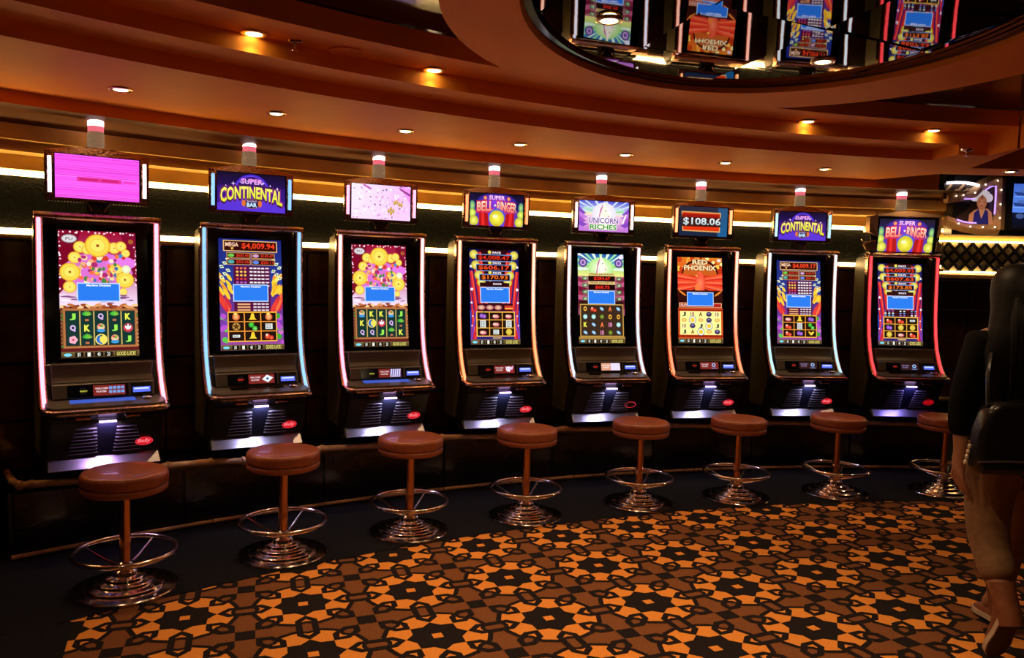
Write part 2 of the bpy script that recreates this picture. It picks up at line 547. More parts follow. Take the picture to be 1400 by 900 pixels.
def pic_bell(amts, variant):
    P = Pic(WS, HS)
    P.rect(0, 0, 1, 1, (18, 20, 84), (40, 36, 130))
    P.poly([(.2, 0), (.8, 0), (.68, .62), (.32, .62)], (40, 6, 14))
    for s in (-1, 1):
        for k in range(4):
            xt, xb = .255 + .088 * k, .125 + .084 * k
            y0, y1 = .03 + .10 * k, .64 + .10 * k
            P.poly([(.5 + s * xt, y0), (.5 + s * (xt + .080), y0), (.5 + s * (xb + .076), y1), (.5 + s * xb, y1)], (206, 32, 34))
            P.poly([(.5 + s * (xt + .018), y0), (.5 + s * (xt + .036), y0), (.5 + s * (xb + .032), y1), (.5 + s * (xb + .016), y1)], (242, 92, 74))
        for k in range(4):
            xt, xb = .30 + .06 * k, .42 + .05 * k
            P.poly([(.5 + s * xt, .64), (.5 + s * (xt + .03), .64), (.5 + s * (xb + .03), .95), (.5 + s * xb, .95)], [(200, 36, 50), (110, 60, 180), (222, 60, 60), (60, 80, 200)][k])
        for (dx, y, r) in ((.47, .07, .025), (.47, .18, .035), (.36, .30, .02), (.46, .42, .04), (.47, .56, .03), (.45, .70, .02), (.47, .80, .02)):
            P.star(.5 + s * dx, y, r, (255, 240, 245), n=5)
    rnd = random.Random(2)
    for (y, w) in ((.055, .36), (.165, .33), (.27, .27), (.345, .22)):
        for s in (-1, 1):
            P.ell(.5 + s * (w + .05), y, .085, (190, 170, 30), col2=(250, 240, 130))
        P.text('PAYS', .47, y - .036, .64, y - .014, (250, 235, 245), bold=.03); P.ell(.41, y - .028, .035, (200, 180, 40), col2=(250, 240, 120))
    panel(P, .13, .05, .87, .125, (120, 150, 210), '$' + amts[0], (220, 42, 26))
    panel(P, .13, .155, .86, .228, (120, 150, 210), '$' + amts[1], (235, 70, 30))
    panel(P, .19, .258, .82, .330, (120, 150, 210), '$' + amts[2], (245, 110, 30))
    P.rect(.2, .348, .8, .39, (40, 8, 16)); P.text('PAYS', .47, .352, .64, .372, (250, 235, 245), bold=.03)
    notice(P, .205, .395, .80, .56)
    P.rect(.14, .57, .86, .648, (50, 8, 22))
    if variant:
        for r in range(3):
            for c in range(9):
                if c in (3, 6): continue
                P.ell(.165 + .085 * c, .583 + .026 * r, .026, [(140, 90, 180), (225, 235, 225), (90, 160, 220)][(c // 3 + r) % 3], ry=.016, n=7)
    else:
        for c in range(3):
            P.ell(.22 + .17 * c, .61, .08, (170, 60, 80), ry=.05, col2=(240, 210, 170))
        P.rect(.69, .588, .87, .632, (200, 50, 40)); P.rect(.70, .612, .86, .625, (250, 190, 70))
    P.rect(.115, .652, .90, .915, (250, 190, 70)); P.rect(.135, .662, .88, .905, (26, 14, 12))
    sy = [['plum', 'logo', 'logo'], ['bar3', 'logo', 'bar3'], ['logo', 'bar2', 'coin']]
    if variant:
        sy = [['cherry', 'cherry', 'bar1'], ['plum', 'coin', 'coin'], ['coin', 'logo', 'cherry']]
    for i in (1, 2):
        P.rect(.115 + .262 * i - .008, .655, .115 + .262 * i + .008, .912, (240, 170, 60)); P.rect(.12, .655 + .085 * i - .004, .89, .655 + .085 * i + .004, (240, 170, 60))
    for r in range(3):
        for c in range(3):
            fruit(P, sy[r][c], .246 + .262 * c, .697 + .085 * r, .075)
    P.rect(.44, .925, .62, .935, (230, 190, 60)); P.rect(.2, .926, .4, .934, (40, 20, 60)); P.rect(.65, .926, .85, .934, (40, 20, 60))
    meter_bar(P, .945, 1.0)
    return P

def unicorn_head(P, x, y, s):
    a = P.W / P.H
    P.poly([(x + dx * s, y + dy * s * a) for dx, dy in ((-.25, .75), (-.3, .2), (-.12, -.25), (-.05, -.55), (.0, -.9), (.1, -.55), (.25, -.3), (.34, .1), (.5, .3), (.45, .5), (.2, .5), (.3, .9), (.25, 1.3), (-.35, 1.3))], (250, 240, 225))
    P.poly([(x + dx * s, y + dy * s * a) for dx, dy in ((-.05, -.55), (-.28, -.1), (-.42, .7), (-.5, 1.0), (-.34, .9), (-.26, .2), (-.1, -.25))], (200, 90, 160))
    P.ell(x + .16 * s, y - .05 * s, .05 * s, (120, 80, 60), n=8); P.ell(x + .38 * s, y + .36 * s * a, .07 * s, (205, 160, 170), n=8)

def pic_unicorn():
    P = Pic(WS, HS)
    P.rect(0, 0, 1, .12, (30, 70, 160), (90, 180, 190))
    P.rect(0, .12, 1, .25, (120, 200, 120), (235, 235, 130))
    P.rect(0, .25, 1, .6, (190, 120, 130), (60, 20, 40))
    for k in range(15):
        t = -pi * k / 14
        P.poly([(.5, .17), (.5 + .75 * cos(t - .045), .17 + .42 * sin(t - .045)), (.5 + .75 * cos(t + .045), .17 + .42 * sin(t + .045))], [(225, 250, 225), (160, 225, 160)] [k % 2])
    P.ell(.5, .16, .28, (170, 225, 130), ry=.22, col2=(255, 255, 225))
    unicorn_head(P, .5, .12, .26)
    for s in (-1, 1):
        P.ell(.5 + s * .39, .10, .095, (90, 60, 140), n=16); P.ell(.5 + s * .39, .10, .06, (200, 170, 220), n=12); P.ell(.5 + s * .39, .10, .035, (110, 70, 150))
        for k in range(8):
            P.poly([(.5 + s * .5, .26 + .05 * k), (.5 + s * (.28 + .04 * (k % 2)), .30 + .045 * k), (.5 + s * .5, .34 + .05 * k)], [(140, 40, 70), (190, 90, 130), (110, 20, 50)][k % 3])
    P.ell(.04, .012, .04, (225, 225, 240), ry=.025); P.ell(.94, .03, .06, (235, 225, 240), ry=.04)
    P.rect(.22, .215, .80, .245, (225, 200, 120)); P.text('PRIZE JACKPOT', .25, .22, .77, .24, (110, 70, 30), bold=.03)
    P.rect(.22, .31, .80, .34, (225, 200, 120)); P.text('PRIZE JACKPOT', .25, .315, .77, .335, (110, 70, 30), bold=.03)
    P.rect(.22, .247, .80, .306, (24, 4, 4)); P.text('$284.67', .34, .256, .70, .297, (236, 44, 28), bold=.022)
    P.rect(.22, .343, .80, .405, (24, 4, 4)); P.text('$68.75', .37, .354, .68, .394, (236, 44, 28), bold=.022)
    for k in range(4):
        for s in (0, 1):
            P.rect((.09, .84)[s], .258 + .075 * k, (.20, .94)[s], .295 + .075 * k, (60, 110, 60)); P.text('x5', (.11, .86)[s], .264 + .075 * k, (.18, .92)[s], .288 + .075 * k, (225, 240, 200), bold=.03)
    P.rect(.02, .53, .98, .94, (40, 22, 16))
    notice(P, .205, .41, .795, .565)
    P.frame(.03, .562, .975, .925, .02, (190, 150, 70)); P.rect(.05, .575, .955, .915, (58, 38, 26))
    sy = [['O', 'cherry', 'horn', 'A', 'horn'], ['gem', 'gem', 'leaf', 'O', 'O'], ['K', 'horn', 'A', '10', 'gem'], ['horn', 'horn', '10', 'leaf', 'horn']]
    for r in range(4):
        for c in range(5):
            fruit(P, sy[r][c], .14 + .18 * c, .615 + .088 * r, .068)
    P.rect(0, .925, 1, .955, (170, 130, 60))
    meter_bar(P, .95, 1.0)
    return P

def pic_phoenix():
    P = Pic(WS, HS)
    P.rect(0, 0, 1, .12, (215, 120, 30), (225, 90, 30))
    P.rect(0, .12, 1, .5, (190, 50, 20), (60, 10, 8))
    rnd = random.Random(4)
    for k in range(40):
        P.ell(rnd.random(), rnd.random() * .16, .03 + .04 * rnd.random(), rnd.choice([(250, 200, 80), (240, 130, 40), (200, 60, 20), (250, 230, 150), (160, 40, 10)]), ry=.03 + .03 * rnd.random(), rot=rnd.random() * 3, n=8)
    P.ell(.5, .20, .42, (50, 14, 10), ry=.33); P.ell(.5, .21, .39, (200, 90, 30), ry=.30); P.rect(.05, .21, .95, .36, (200, 44, 26))
    for s in (-1, 1):
        for k in range(10):
            t = -.55 + .17 * k
            P.poly([(.5 + s * .05, .24 + .012 * k), (.5 + s * .5, .18 + .026 * k), (.5 + s * .5, .215 + .026 * k), (.5 + s * (.30 - .01 * k), .34 + .005 * k)], [(235, 70, 40), (248, 110, 70), (215, 44, 30)][k % 3])
    P.ell(.5, .30, .12, (225, 60, 36), ry=.24, col2=(250, 130, 90)); P.ell(.49, .21, .07, (240, 90, 60), ry=.08)
    P.poly([(.44, .205), (.37, .215), (.44, .222)], (250, 190, 70)); P.ell(.47, .205, .012, (60, 10, 10), n=6)
    P.ell(.44, .36, .06, (245, 120, 60), ry=.1); P.rect(0, .385, 1, .53, (46, 10, 8))
    for s in (-1, 1):
        P.ell(.5 + s * .40, .42, .10, (230, 130, 40), ry=.02, rot=-s * .6)
    P.text('RED', .32, .025, .68, .085, (90, 20, 10), bold=.07); P.text('RED', .33, .028, .67, .082, (250, 225, 170), bold=.03)
    P.text('PHOENIX', .13, .088, .87, .155, (90, 20, 10), bold=.07); P.text('PHOENIX', .14, .092, .86, .151, (250, 225, 170), bold=.03)
    P.ell(.93, .03, .05, (235, 225, 225), ry=.03)
    P.rect(.02, .53, .98, .585, (225, 150, 110)); P.rect(.04, .54, .96, .577, (170, 30, 24)); P.text('PLAY', .06, .545, .2, .57, (240, 225, 200), bold=.02)
    notice(P, .20, .405, .795, .568)
    P.rect(0, .59, 1, .95, (205, 80, 30)); P.rect(0, .605, 1, .622, (150, 24, 16)); P.rect(0, .905, 1, .93, (150, 34, 16))
    P.rect(.04, .628, .96, .90, (245, 240, 150))
    sy = [['J', '10', 'A', 'mask', '10'], ['shell', 'ball', 'shell', 'mask', 'shell'], ['10', 'mask', 'J', 'ball', 'J'], ['J', 'A', 'ball', 'shell', 'mask']]
    cols = {'J': (60, 70, 60), '10': (150, 90, 110), 'A': (130, 70, 30)}
    for r in range(4):
        for c in range(5):
            k = sy[r][c]; x, y = .13 + .185 * c, .662 + .068 * r
            if k in cols:
                P.text(k, x - .04, y - .024, x + .04, y + .024, cols[k], bold=.04)
            else:
                fruit(P, k, x, y, .075)
    meter_bar(P, .945, 1.0)
    return P

WD, HD = 0.38, 0.213
def top_static():
    P = Pic(WD, HD)
    P.rect(0, 0, 1, 1, (250, 92, 238), (248, 84, 232))
    rnd = random.Random(1)
    for k in range(26):
        y = rnd.random() * .97; h = .006 + rnd.random() * .014
        P.rect(0, y, 1, y + h, rnd.choice([(232, 66, 222), (255, 116, 246), (240, 74, 226), (214, 58, 200)]))
    P.rect(.25, .50, .78, .60, (225, 50, 150)); P.rect(.28, .52, .50, .58, (200, 36, 120)); P.rect(.54, .52, .74, .58, (200, 36, 120)); P.rect(.80, .53, .96, .58, (232, 60, 190))
    P.rect(0, .955, 1, .965, (190, 40, 170))
    return P

def top_continental():
    P = Pic(WD, HD)
    P.rect(0, 0, 1, 1, (34, 14, 70), (60, 26, 150))
    P.rect(0, 0, 1, .35, (14, 8, 34), (30, 14, 80))
    P.ell(.5, .5, .27, (70, 40, 200), n=30, col2=(30, 16, 90)); P.ell(.5, .5, .245, (110, 70, 230), n=30); P.ell(.5, .5, .235, (36, 18, 100), n=30)
    P.poly([(0, 1), (0, .82), (.5, .62), (1, .84), (1, 1)], (86, 50, 205))
    for k in range(8):
        P.star(.12 + .76 * k / 7, .36 - .16 * sin(pi * k / 7), .02 + .012 * (k % 2), (225, 195, 250), n=4, inner=.3)
    P.text('SUPER', .335, .13, .665, .29, (90, 30, 130), bold=.06); P.text('SUPER', .34, .14, .66, .28, (250, 150, 235), bold=.03, col2=(225, 180, 245))
    def warp(x):
        d = (x - .5) * 2
        return (.34 + .08 * d * d + (.0), .66 + .17 * d * d)
    def warp2(x):
        a, b = warp(x)
        return (a - .05, b + .06)
    P.text('CONTINENTAL', .03, 0, .97, 1, (190, 60, 160), warp=warp2, bold=.10); P.text('CONTINENTAL', .035, 0, .965, 1, (60, 20, 70), warp=warp2, bold=.07)
    P.text('CONTINENTAL', .045, 0, .955, 1, (250, 245, 110), warp=warp, bold=.03, col2=(215, 225, 40))
    P.ell(.5, .80, .12, (150, 90, 60), ry=.075, n=18); P.ell(.5, .80, .11, (24, 12, 60), ry=.065, n=18)
    P.text('BAR', .425, .77, .575, .88, (190, 225, 255), bold=.04); P.text('BLAZING', .43, .71, .57, .75, (210, 180, 235), bold=.02)
    for s in (-1, 1):
        P.ell(.5 + s * .12, .79, .03, (215, 110, 50), ry=.05)
    return P

def top_sakura():
    P = Pic(WD, HD)
    P.rect(0, 0, 1, 1, (245, 190, 245), (250, 200, 250))
    P.poly([(0, 0), (.7, 0), (.55, 1), (0, 1)], [(250, 228, 250), (244, 200, 246), (250, 205, 252), (255, 222, 255)])
    P.poly([(.8, 0), (1, 0), (1, .5)], (238, 150, 238))
    rnd = random.Random(8)
    for k in range(150):
        P.ell(rnd.random(), rnd.random(), .006 + rnd.random() * .014, rnd.choice([(255, 250, 255), (255, 255, 255), (236, 200, 240), (150, 120, 150), (215, 150, 215), (250, 240, 250)]), n=5)
    P.poly([(.78, .03), (1, .22), (1, .30), (.82, .12)], (150, 60, 140)); P.poly([(.2, .0), (.34, .12), (.30, .15), (.18, .04)], (190, 90, 180))
    for (x, y) in ((.76, .47), (.80, .53), (.84, .55), (.72, .50), (.66, .68), (.62, .74), (.70, .74), (.66, .80)):
        P.ell(x, y, .022, (190, 150, 70), ry=.04, n=7); P.ell(x, y - .02, .012, (240, 200, 90), n=6)
    return P

def top_bell():
    P = Pic(WD, HD)
    P.rect(0, 0, 1, 1, (20, 16, 60), (110, 60, 190))
    P.rect(0, 0, 1, .5, (8, 8, 24), (34, 26, 100)); P.ell(.5, .28, .38, (34, 30, 130), ry=.17, n=24, col2=(140, 60, 225))
    P.poly([(.17, .62), (.5, .35), (.83, .62), (.80, 1), (.20, 1)], (110, 60, 200))
    for s in (-1, 1):
        P.poly([(.5 + s * .33, .60), (.5 + s * .17, .60), (.5 + s * .14, 1), (.5 + s * .33, 1)], (170, 20, 26)); P.poly([(.5 + s * .29, .60), (.5 + s * .24, .60), (.5 + s * .22, 1), (.5 + s * .28, 1)], (225, 40, 36))
        P.ell(.5 + s * .46, .40, .055, (60, 120, 120), ry=.09, col2=(180, 230, 120)); P.ell(.5 + s * .46, .62, .07, (160, 190, 40), col2=(245, 250, 130)); P.ell(.5 + s * .43, .86, .09, (180, 180, 30), col2=(252, 245, 120))
        P.ell(.5 + s * .22, .14, .035, (225, 60, 40), col2=(250, 200, 120))
    P.text('SUPER', .345, .045, .655, .20, (130, 30, 140), bold=.06); P.text('SUPER', .35, .055, .65, .19, (250, 215, 245), bold=.03, col2=(240, 170, 230))
    def warp(x):
        d = (x - .5) * 2
        return (.23 + .09 * d * d, .54 + .05 * d * d)
    def warp2(x):
        a, b = warp(x); return (a - .035, b + .045)
    for (t, x0, x1) in (('BELL', .13, .425), ('RINGER', .505, .875)):
        def wp(q, x0=x0, x1=x1): return warp(x0 + (x1 - x0) * q)
        def wp2(q, x0=x0, x1=x1): return warp2(x0 + (x1 - x0) * q)
        P.text(t, x0 - .012, 0, x1 + .012, 1, (215, 40, 60), warp=wp2, bold=.10)
        P.text(t, x0, 0, x1, 1, (250, 240, 210), warp=wp, bold=.02, col2=(225, 130, 110))
    P.star(.465, .36, .026, (250, 240, 200))
    P.ell(.5, .74, .16, (70, 70, 200), n=24, col2=(140, 200, 250)); P.ell(.5, .76, .14, (200, 185, 30), n=24, col2=(250, 245, 90)); P.ell(.47, .70, .05, (250, 250, 190), ry=.03)
    P.rect(.46, .95, .54, 1, (200, 170, 30))
    return P

def top_unicorn():
    P = Pic(WD, HD)
    P.rect(0, 0, 1, .35, (70, 70, 200), (190, 200, 240)); P.rect(0, .35, 1, 1, (240, 200, 225), (190, 110, 200))
    P.rect(.1, .2, .9, .36, (190, 215, 230), (150, 210, 140)); P.rect(.1, .36, .9, .48, (220, 225, 170), (245, 215, 205))
    for k in range(13):
        t = -pi * (k + .3) / 13
        P.poly([(.5, .45), (.5 + .9 * cos(t - .03), .45 + 1.0 * sin(t - .03)), (.5 + .9 * cos(t + .03), .45 + 1.0 * sin(t + .03))], (205, 225, 250))
    P.ell(.5, .4, .24, (225, 220, 235), ry=.2, n=20, col2=(250, 246, 240))
    for s in (-1, 1):
        for k in range(5):
            P.poly([(.5 + s * .5, .2 + .15 * k), (.5 + s * (.36 - .03 * (k % 2)), .42 + .12 * k), (.5 + s * .5, .5 + .14 * k)], [(130, 70, 190), (190, 120, 215), (160, 80, 190)][k % 3])
    unicorn_head(P, .49, .33, .26)
    P.poly([(.93, .40), (.96, .42), (.90, .70), (.86, .72)], (250, 235, 250))
    P.text('UNICORN', .18, .52, .80, .75, (250, 245, 255), bold=.09); P.text('UNICORN', .19, .54, .79, .73, (110, 60, 140), bold=.02)
    P.text('RICHES', .21, .75, .77, .95, (245, 250, 230), bold=.09); P.text('RICHES', .22, .765, .76, .935, (60, 150, 50), bold=.03)
    return P

def top_amount():
    P = Pic(WD, HD)
    P.rect(0, 0, 1, 1, (40, 40, 56), (20, 36, 62))
    P.rect(.80, .02, 1, 1, (40, 80, 120), (20, 90, 140))
    P.poly([(.04, .16), (.86, .18), (.85, .86), (.07, .84)], (215, 160, 90)); P.poly([(.06, .20), (.84, .22), (.83, .82), (.09, .80)], (200, 44, 16))
    P.rect(.05, .36, .86, .68, (60, 24, 20)); P.rect(.05, .26, .84, .36, (150, 22, 12)); P.rect(.09, .68, .83, .78, (225, 50, 14))
    P.text('$108.06', .07, .36, .87, .66, (40, 40, 44), bold=.05); P.text('$108.06', .08, .37, .86, .65, (235, 240, 240), bold=.02, col2=(170, 190, 195))
    return P

# ------------------------------------------------------------------ materials
M_CEIL = mat('ceiling_paint', (0.92, 0.31, 0.030), 0.6, noise=0.05, nscale=3, spec=0.15)
M_CORN = mat('cornice_wood', (0.88, 0.55, 0.15), 0.42, noise=0.12, nscale=6)
M_BLACKGLOSS = mat('black_gloss', (0.008, 0.007, 0.007), 0.12, noise=0.3, nscale=8)
M_BLACKPEB = mat('black_pebbled', (0.003, 0.003, 0.0025), 0.5, bump=0.8, nscale=70, spec=0.04)
M_MIRROR = mat('dark_mirror', (0.34, 0.32, 0.33), 0.02, metal=1.0, bump=0.02, nscale=4)
M_WOOD = mat('dark_red_wood', (0.085, 0.030, 0.017), 0.18, noise=0.35, nscale=9, coat=0.4)
M_STEEL = mat('steel_line', (0.6, 0.58, 0.55), 0.25, metal=1.0)
M_BAMBOO = mat('bamboo', (0.62, 0.36, 0.20), 0.30, noise=0.2, nscale=25, coat=0.3)
M_BAMBOOD = mat('bamboo_dark', (0.55, 0.28, 0.13), 0.35, noise=0.25, nscale=25)
M_LED = mat('led_strip', (0.9, 0.8, 0.6), 0.4, emit=(1.0, 0.64, 0.22), estr=18.0)
M_LEDB = mat('led_bead', (0.9, 0.8, 0.6), 0.4, emit=(1.0, 0.72, 0.36), estr=14.0)
M_PLINTH = mat('plinth_gloss', (0.010, 0.008, 0.007), 0.14, bump=0.25, nscale=14)
M_NAVY = mat('navy_carpet', (0.010, 0.010, 0.014), 0.9, noise=0.5, nscale=220, bump=0.4, spec=0.1)
M_CBROWN = mat('carpet_brown', (0.21, 0.080, 0.032), 0.9, noise=0.22, nscale=160, bump=0.3, spec=0.1)
M_CORANGE = mat('carpet_orange', (0.82, 0.31, 0.060), 0.9, noise=0.14, nscale=160, bump=0.3, spec=0.1)
M_CNAVY = mat('carpet_ink', (0.016, 0.012, 0.014), 0.9, noise=0.4, nscale=160, bump=0.3, spec=0.1)
M_LAMP = mat('lamp_glow', (1, 0.9, 0.7), 0.4, emit=(1.0, 0.78, 0.45), estr=14.0)
M_GOLDRIM = mat('lamp_rim', (0.85, 0.62, 0.30), 0.18, metal=1.0)
M_BODY = mat('cabinet_black', (0.012, 0.011, 0.011), 0.30, noise=0.15, nscale=30)
M_BODYS = mat('cabinet_side', (0.12, 0.105, 0.065), 0.42, noise=0.08, nscale=30)
M_GREY = mat('panel_grey', (0.10, 0.082, 0.062), 0.36, noise=0.08, nscale=40)
M_GLASS = mat('screen_glass', (0.006, 0.006, 0.007), 0.10)
M_COPPER = mat('copper_chrome', (0.62, 0.36, 0.24), 0.16, metal=1.0, bump=0.35, nscale=70)
M_CHROME = mat('chrome', (0.80, 0.72, 0.66), 0.12, metal=1.0)
M_SILVER = mat('glow_plate_silver', (0.34, 0.32, 0.37), 0.36, metal=0.95)
M_SLAT = mat('louvre_black', (0.22, 0.21, 0.26), 0.32, metal=0.4)
M_LEATHER = mat('brown_leather', (0.38, 0.105, 0.046), 0.32, noise=0.12, nscale=60, bump=0.10, coat=0.3)
M_STOOL = mat('stool_chrome', (0.90, 0.80, 0.77), 0.14, metal=1.0)
M_POLE = mat('stool_pole_bronze', (0.72, 0.38, 0.20), 0.20, metal=1.0)
M_BLUEGLOW = mat('blue_glow', (0.1, 0.1, 0.4), 0.3, emit=(0.10, 0.16, 0.95), estr=1.1)
M_WHITELED = mat('white_led', (1, 1, 1), 0.3, emit=(0.86, 0.84, 1.0), estr=5.0)
M_RED = mat('red_badge', (0.4, 0.01, 0.015), 0.5, emit=(0.62, 0.006, 0.016), estr=0.9)
M_REDT = mat('red_badge_letter', (0.9, 0.5, 0.5), 0.3, emit=(1.0, 0.22, 0.25), estr=0.9)
M_CANW = mat('candle_white', (1, 0.9, 0.9), 0.3, emit=(1.0, 0.82, 0.82), estr=2.4)
M_CANP = mat('candle_red', (0.8, 0.2, 0.25), 0.3, emit=(0.75, 0.14, 0.20), estr=1.0)
M_CANG = mat('candle_base', (0.62, 0.52, 0.36), 0.25, emit=(0.8, 0.6, 0.36), estr=0.16)

# ------------------------------------------------------------------ floor and carpet
fl = MB()
fl.add([(-9, -4, -.001), (11, -4, -.001), (11, 10, -.001), (-9, 10, -.001)], [(0, 1, 2, 3)], 0)
def lat(i, j):
    return (-.879 + .446 * i - .151 * j + .001 * i * i - .006 * i * j + .008 * j * j,
            3.393 + .175 * i + .456 * j + .004 * i * i - .004 * i * j + .001 * j * j)
def cpoly(i, j, pts, layer, mi):
    v = []
    for p, q in pts:
        x, y = lat(i + p, j + q)
        v.append((x, y, .0002 + .0003 * layer))
    fl.add(v, [tuple(range(len(v)))], mi)
def cring(i, j, outer, inner, layer, mi):
    n = len(outer)
    v = []
    for p, q in list(outer) + list(inner):
        x, y = lat(i + p, j + q)
        v.append((x, y, .0002 + .0003 * layer))
    fl.add(v, [(k, (k + 1) % n, n + (k + 1) % n, n + k) for k in range(n)], mi)
def rp(r, deg):
    return (r * cos(math.radians(deg)), r * sin(math.radians(deg)))
outl = []
for k in range(8):
    outl += [rp(.415, 45 * k), rp(.462, 45 * k + 14), rp(.462, 45 * k + 31)]
outi = [(x * .905, y * .905) for x, y in outl]
star = []
for k in range(8):
    star += [rp(.262, 45 * k), rp(.205, 45 * k + 22.5)]
def link(t0, t1, hw, w, deg):
    """hexagonal chain link lying along direction deg from radius t0 to t1"""
    c, s = cos(math.radians(deg)), sin(math.radians(deg))
    o = [(t0, 0), (t0 + hw, -hw), (t1 - hw, -hw), (t1, 0), (t1 - hw, hw), (t0 + hw, hw)]
    n = [(t0 + w * 1.35, 0), (t0 + hw + w * .45, -hw + w), (t1 - hw - w * .45, -hw + w), (t1 - w * 1.35, 0), (t1 - hw - w * .45, hw - w), (t0 + hw + w * .45, hw - w)]
    R = lambda L: [(x * c - y * s, x * s + y * c) for x, y in L]
    return R(o), R(n)
for i in range(-4, 12):
    for j in range(-7, 5):
        x, y = lat(i, j)
        if y < 0.6 or x > 5.2 or math.hypot(x - CX, y - CY) > 8.1:
            continue
        cpoly(i, j, outl, 1, 1)
        cring(i, j, outl, outi, 2, 2)
        cpoly(i, j, star, 2, 2)
        cpoly(i, j, [(.042, -.042), (.042, .042), (-.042, .042), (-.042, -.042)], 3, 1)
        for d in (0, 90):
            o_, n_ = link(.262, .738, .094, .054, d)
            cring(i, j, o_, n_, 3, 2)
        for d in (45, 135, 225, 315):
            o_, n_ = link(.262, .590, .088, .052, d)
            cring(i, j, o_, n_, 3, 2)
        cpoly(i, j, [(.5 - .08, .5 - .08), (.5 + .08, .5 - .08), (.5 + .08, .5 + .08), (.5 - .08, .5 + .08)], 1, 2)
floor = fl.build('floor', [M_CBROWN, M_CORANGE, M_CNAVY])
tag(floor, 'brown carpet with orange and black eight-petal rosette pattern', kind='structure')
bd = MB()
bd.sector([(7.66, .0035), (8.62, .0035)], -60, 16, 1.0)
bd.sector([(8.62, .0035), (10.4, .0035)], -70, 16, 1.5)
bd.add([(-1.748, 3.151, .0035), (-1.63, 2.87, .0035), (-.95, 1.3, .0035), (-.6, .3, .0035), (-8, .3, .0035), (-8, 5.2, .0035)] + [(*pol(7.66, a), .0035) for a in (-56, -50, -47, -45)], [tuple(range(10))])
bd.build('carpet_border', M_NAVY, floor)

# ------------------------------------------------------------------ ceiling
AZL, AZ1, AZ2 = -64.0, -7.4, -5.9
ce = MB()
ce.sector([(8.5, 2.19), (8.5, 2.25)], AZL, -5.9)
ce.sector([(8.5, 2.19), (8.5, 2.47)], -5.9, -2.4)
ce.sector([(8.5, 2.25), (7.5, 2.25)], AZL, AZ1)
ce.sector([(7.5, 2.25), (7.5, 2.31), (7.25, 2.31)], AZL, AZ1)
ce.sector([(7.25, 2.31), (7.25, 2.38), (7.0, 2.38), (7.0, 2.47)], AZL, AZ1)
ce.sector([(7.25, 2.25), (7.25, 2.38), (7.0, 2.38), (7.0, 2.47)], AZ1, AZ2)
# ends of the two steps
x1, y1 = pol(7.5, AZ1); x2, y2 = pol(7.25, AZ1)
ce.add([(x1, y1, 2.25), (x1, y1, 2.31), (x2, y2, 2.31), (x2, y2, 2.25)], [(0, 1, 2, 3)])
x1, y1 = pol(7.25, AZ2); x2, y2 = pol(7.0, AZ2)
ce.add([(x1, y1, 2.25), (x1, y1, 2.38), (x2, y2, 2.38), (x2, y2, 2.25)], [(0, 1, 2, 3)])
# flat soffit filling the right end, with its slanting free edge
right_poly = [(*pol(8.5, AZ1),), (*pol(8.5, -5.9),), (2.994, 5.752), (3.05, 5.432), (2.879, 4.60)]
lo = [pol(7.0, a) for a in (-6.0, AZ2)]
right_poly += [lo[0], pol(7.25, AZ2), pol(7.25, AZ1), pol(7.5, AZ1)]
ce.add([(x, y, 2.25) for x, y in right_poly], [tuple(range(len(right_poly)))])
ce.add([(3.05, 5.432, 2.25), (3.05, 5.432, 2.47), (2.84, 4.42, 2.47), (2.84, 4.42, 2.25)], [(0, 1, 2, 3)])
ce.add([(2.994, 5.752, 2.25), (3.05, 5.432, 2.25), (5.5, 5.40, 2.25), (5.5, 5.75, 2.25)], [(0, 1, 2, 3)])
ce.add([(3.05, 5.432, 2.25), (5.5, 5.40, 2.25), (5.5, 5.40, 2.47), (3.05, 5.432, 2.47)], [(0, 1, 2, 3)])
ceiling = ce.build('ceiling', M_CEIL)
tag(ceiling, 'stepped orange-brown soffit curving above the row of machines', kind='structure')
# flat black ceiling above the steps
cb = MB()
cb.add([(-8, -4, 2.475), (10, -4, 2.475), (10, 9, 2.475), (-8, 9, 2.475)], [(0, 1, 2, 3)])
cb.build('black_panel', M_BLACKGLOSS, ceiling)
# oval ring round the mirror
def oval(cx, cy, a, b, n=96, ph=-10):
    c, s = cos(math.radians(ph)), sin(math.radians(ph))
    return [(cx + a * cos(2 * pi * k / n) * c - b * sin(2 * pi * k / n) * s, cy + a * cos(2 * pi * k / n) * s + b * sin(2 * pi * k / n) * c) for k in range(n)]
OUT = oval(.995, 2.929, 1.27, 1.455)
INN = oval(.939, 2.825, .934, 1.205)
ZR, ZM = 2.3785, 2.412
rg = MB()
n = len(OUT)
rg.add([(x, y, ZR) for x, y in OUT] + [(x, y, ZR) for x, y in INN], [(k, (k + 1) % n, n + (k + 1) % n, n + k) for k in range(n)])
rg.add([(x, y, ZR) for x, y in OUT] + [(x, y, 2.474) for x, y in OUT], [(k, (k + 1) % n, n + (k + 1) % n, n + k) for k in range(n)])
rg.add([(x, y, ZR) for x, y in INN] + [(x, y, ZM + .02) for x, y in INN], [(k, (k + 1) % n, n + (k + 1) % n, n + k) for k in range(n)])
rg.build('oval_soffit_ring', M_CEIL, ceiling)
INN2 = oval(.939, 2.825, .925, 1.196)
lp = MB()
INN3 = oval(.939, 2.825, .895, 1.166)
lp.hexa([(x, y, ZM - .012) for x, y in INN2], [(x, y, ZM - .012) for x, y in INN3])
lp = MB()
lp.add([(x, y, ZM - .010) for x, y in INN2] + [(x, y, ZM - .006) for x, y in INN3], [(k, (k + 1) % n, n + (k + 1) % n, n + k) for k in range(n)])
lp.build('mirror_rim', M_BLACKGLOSS, ceiling)
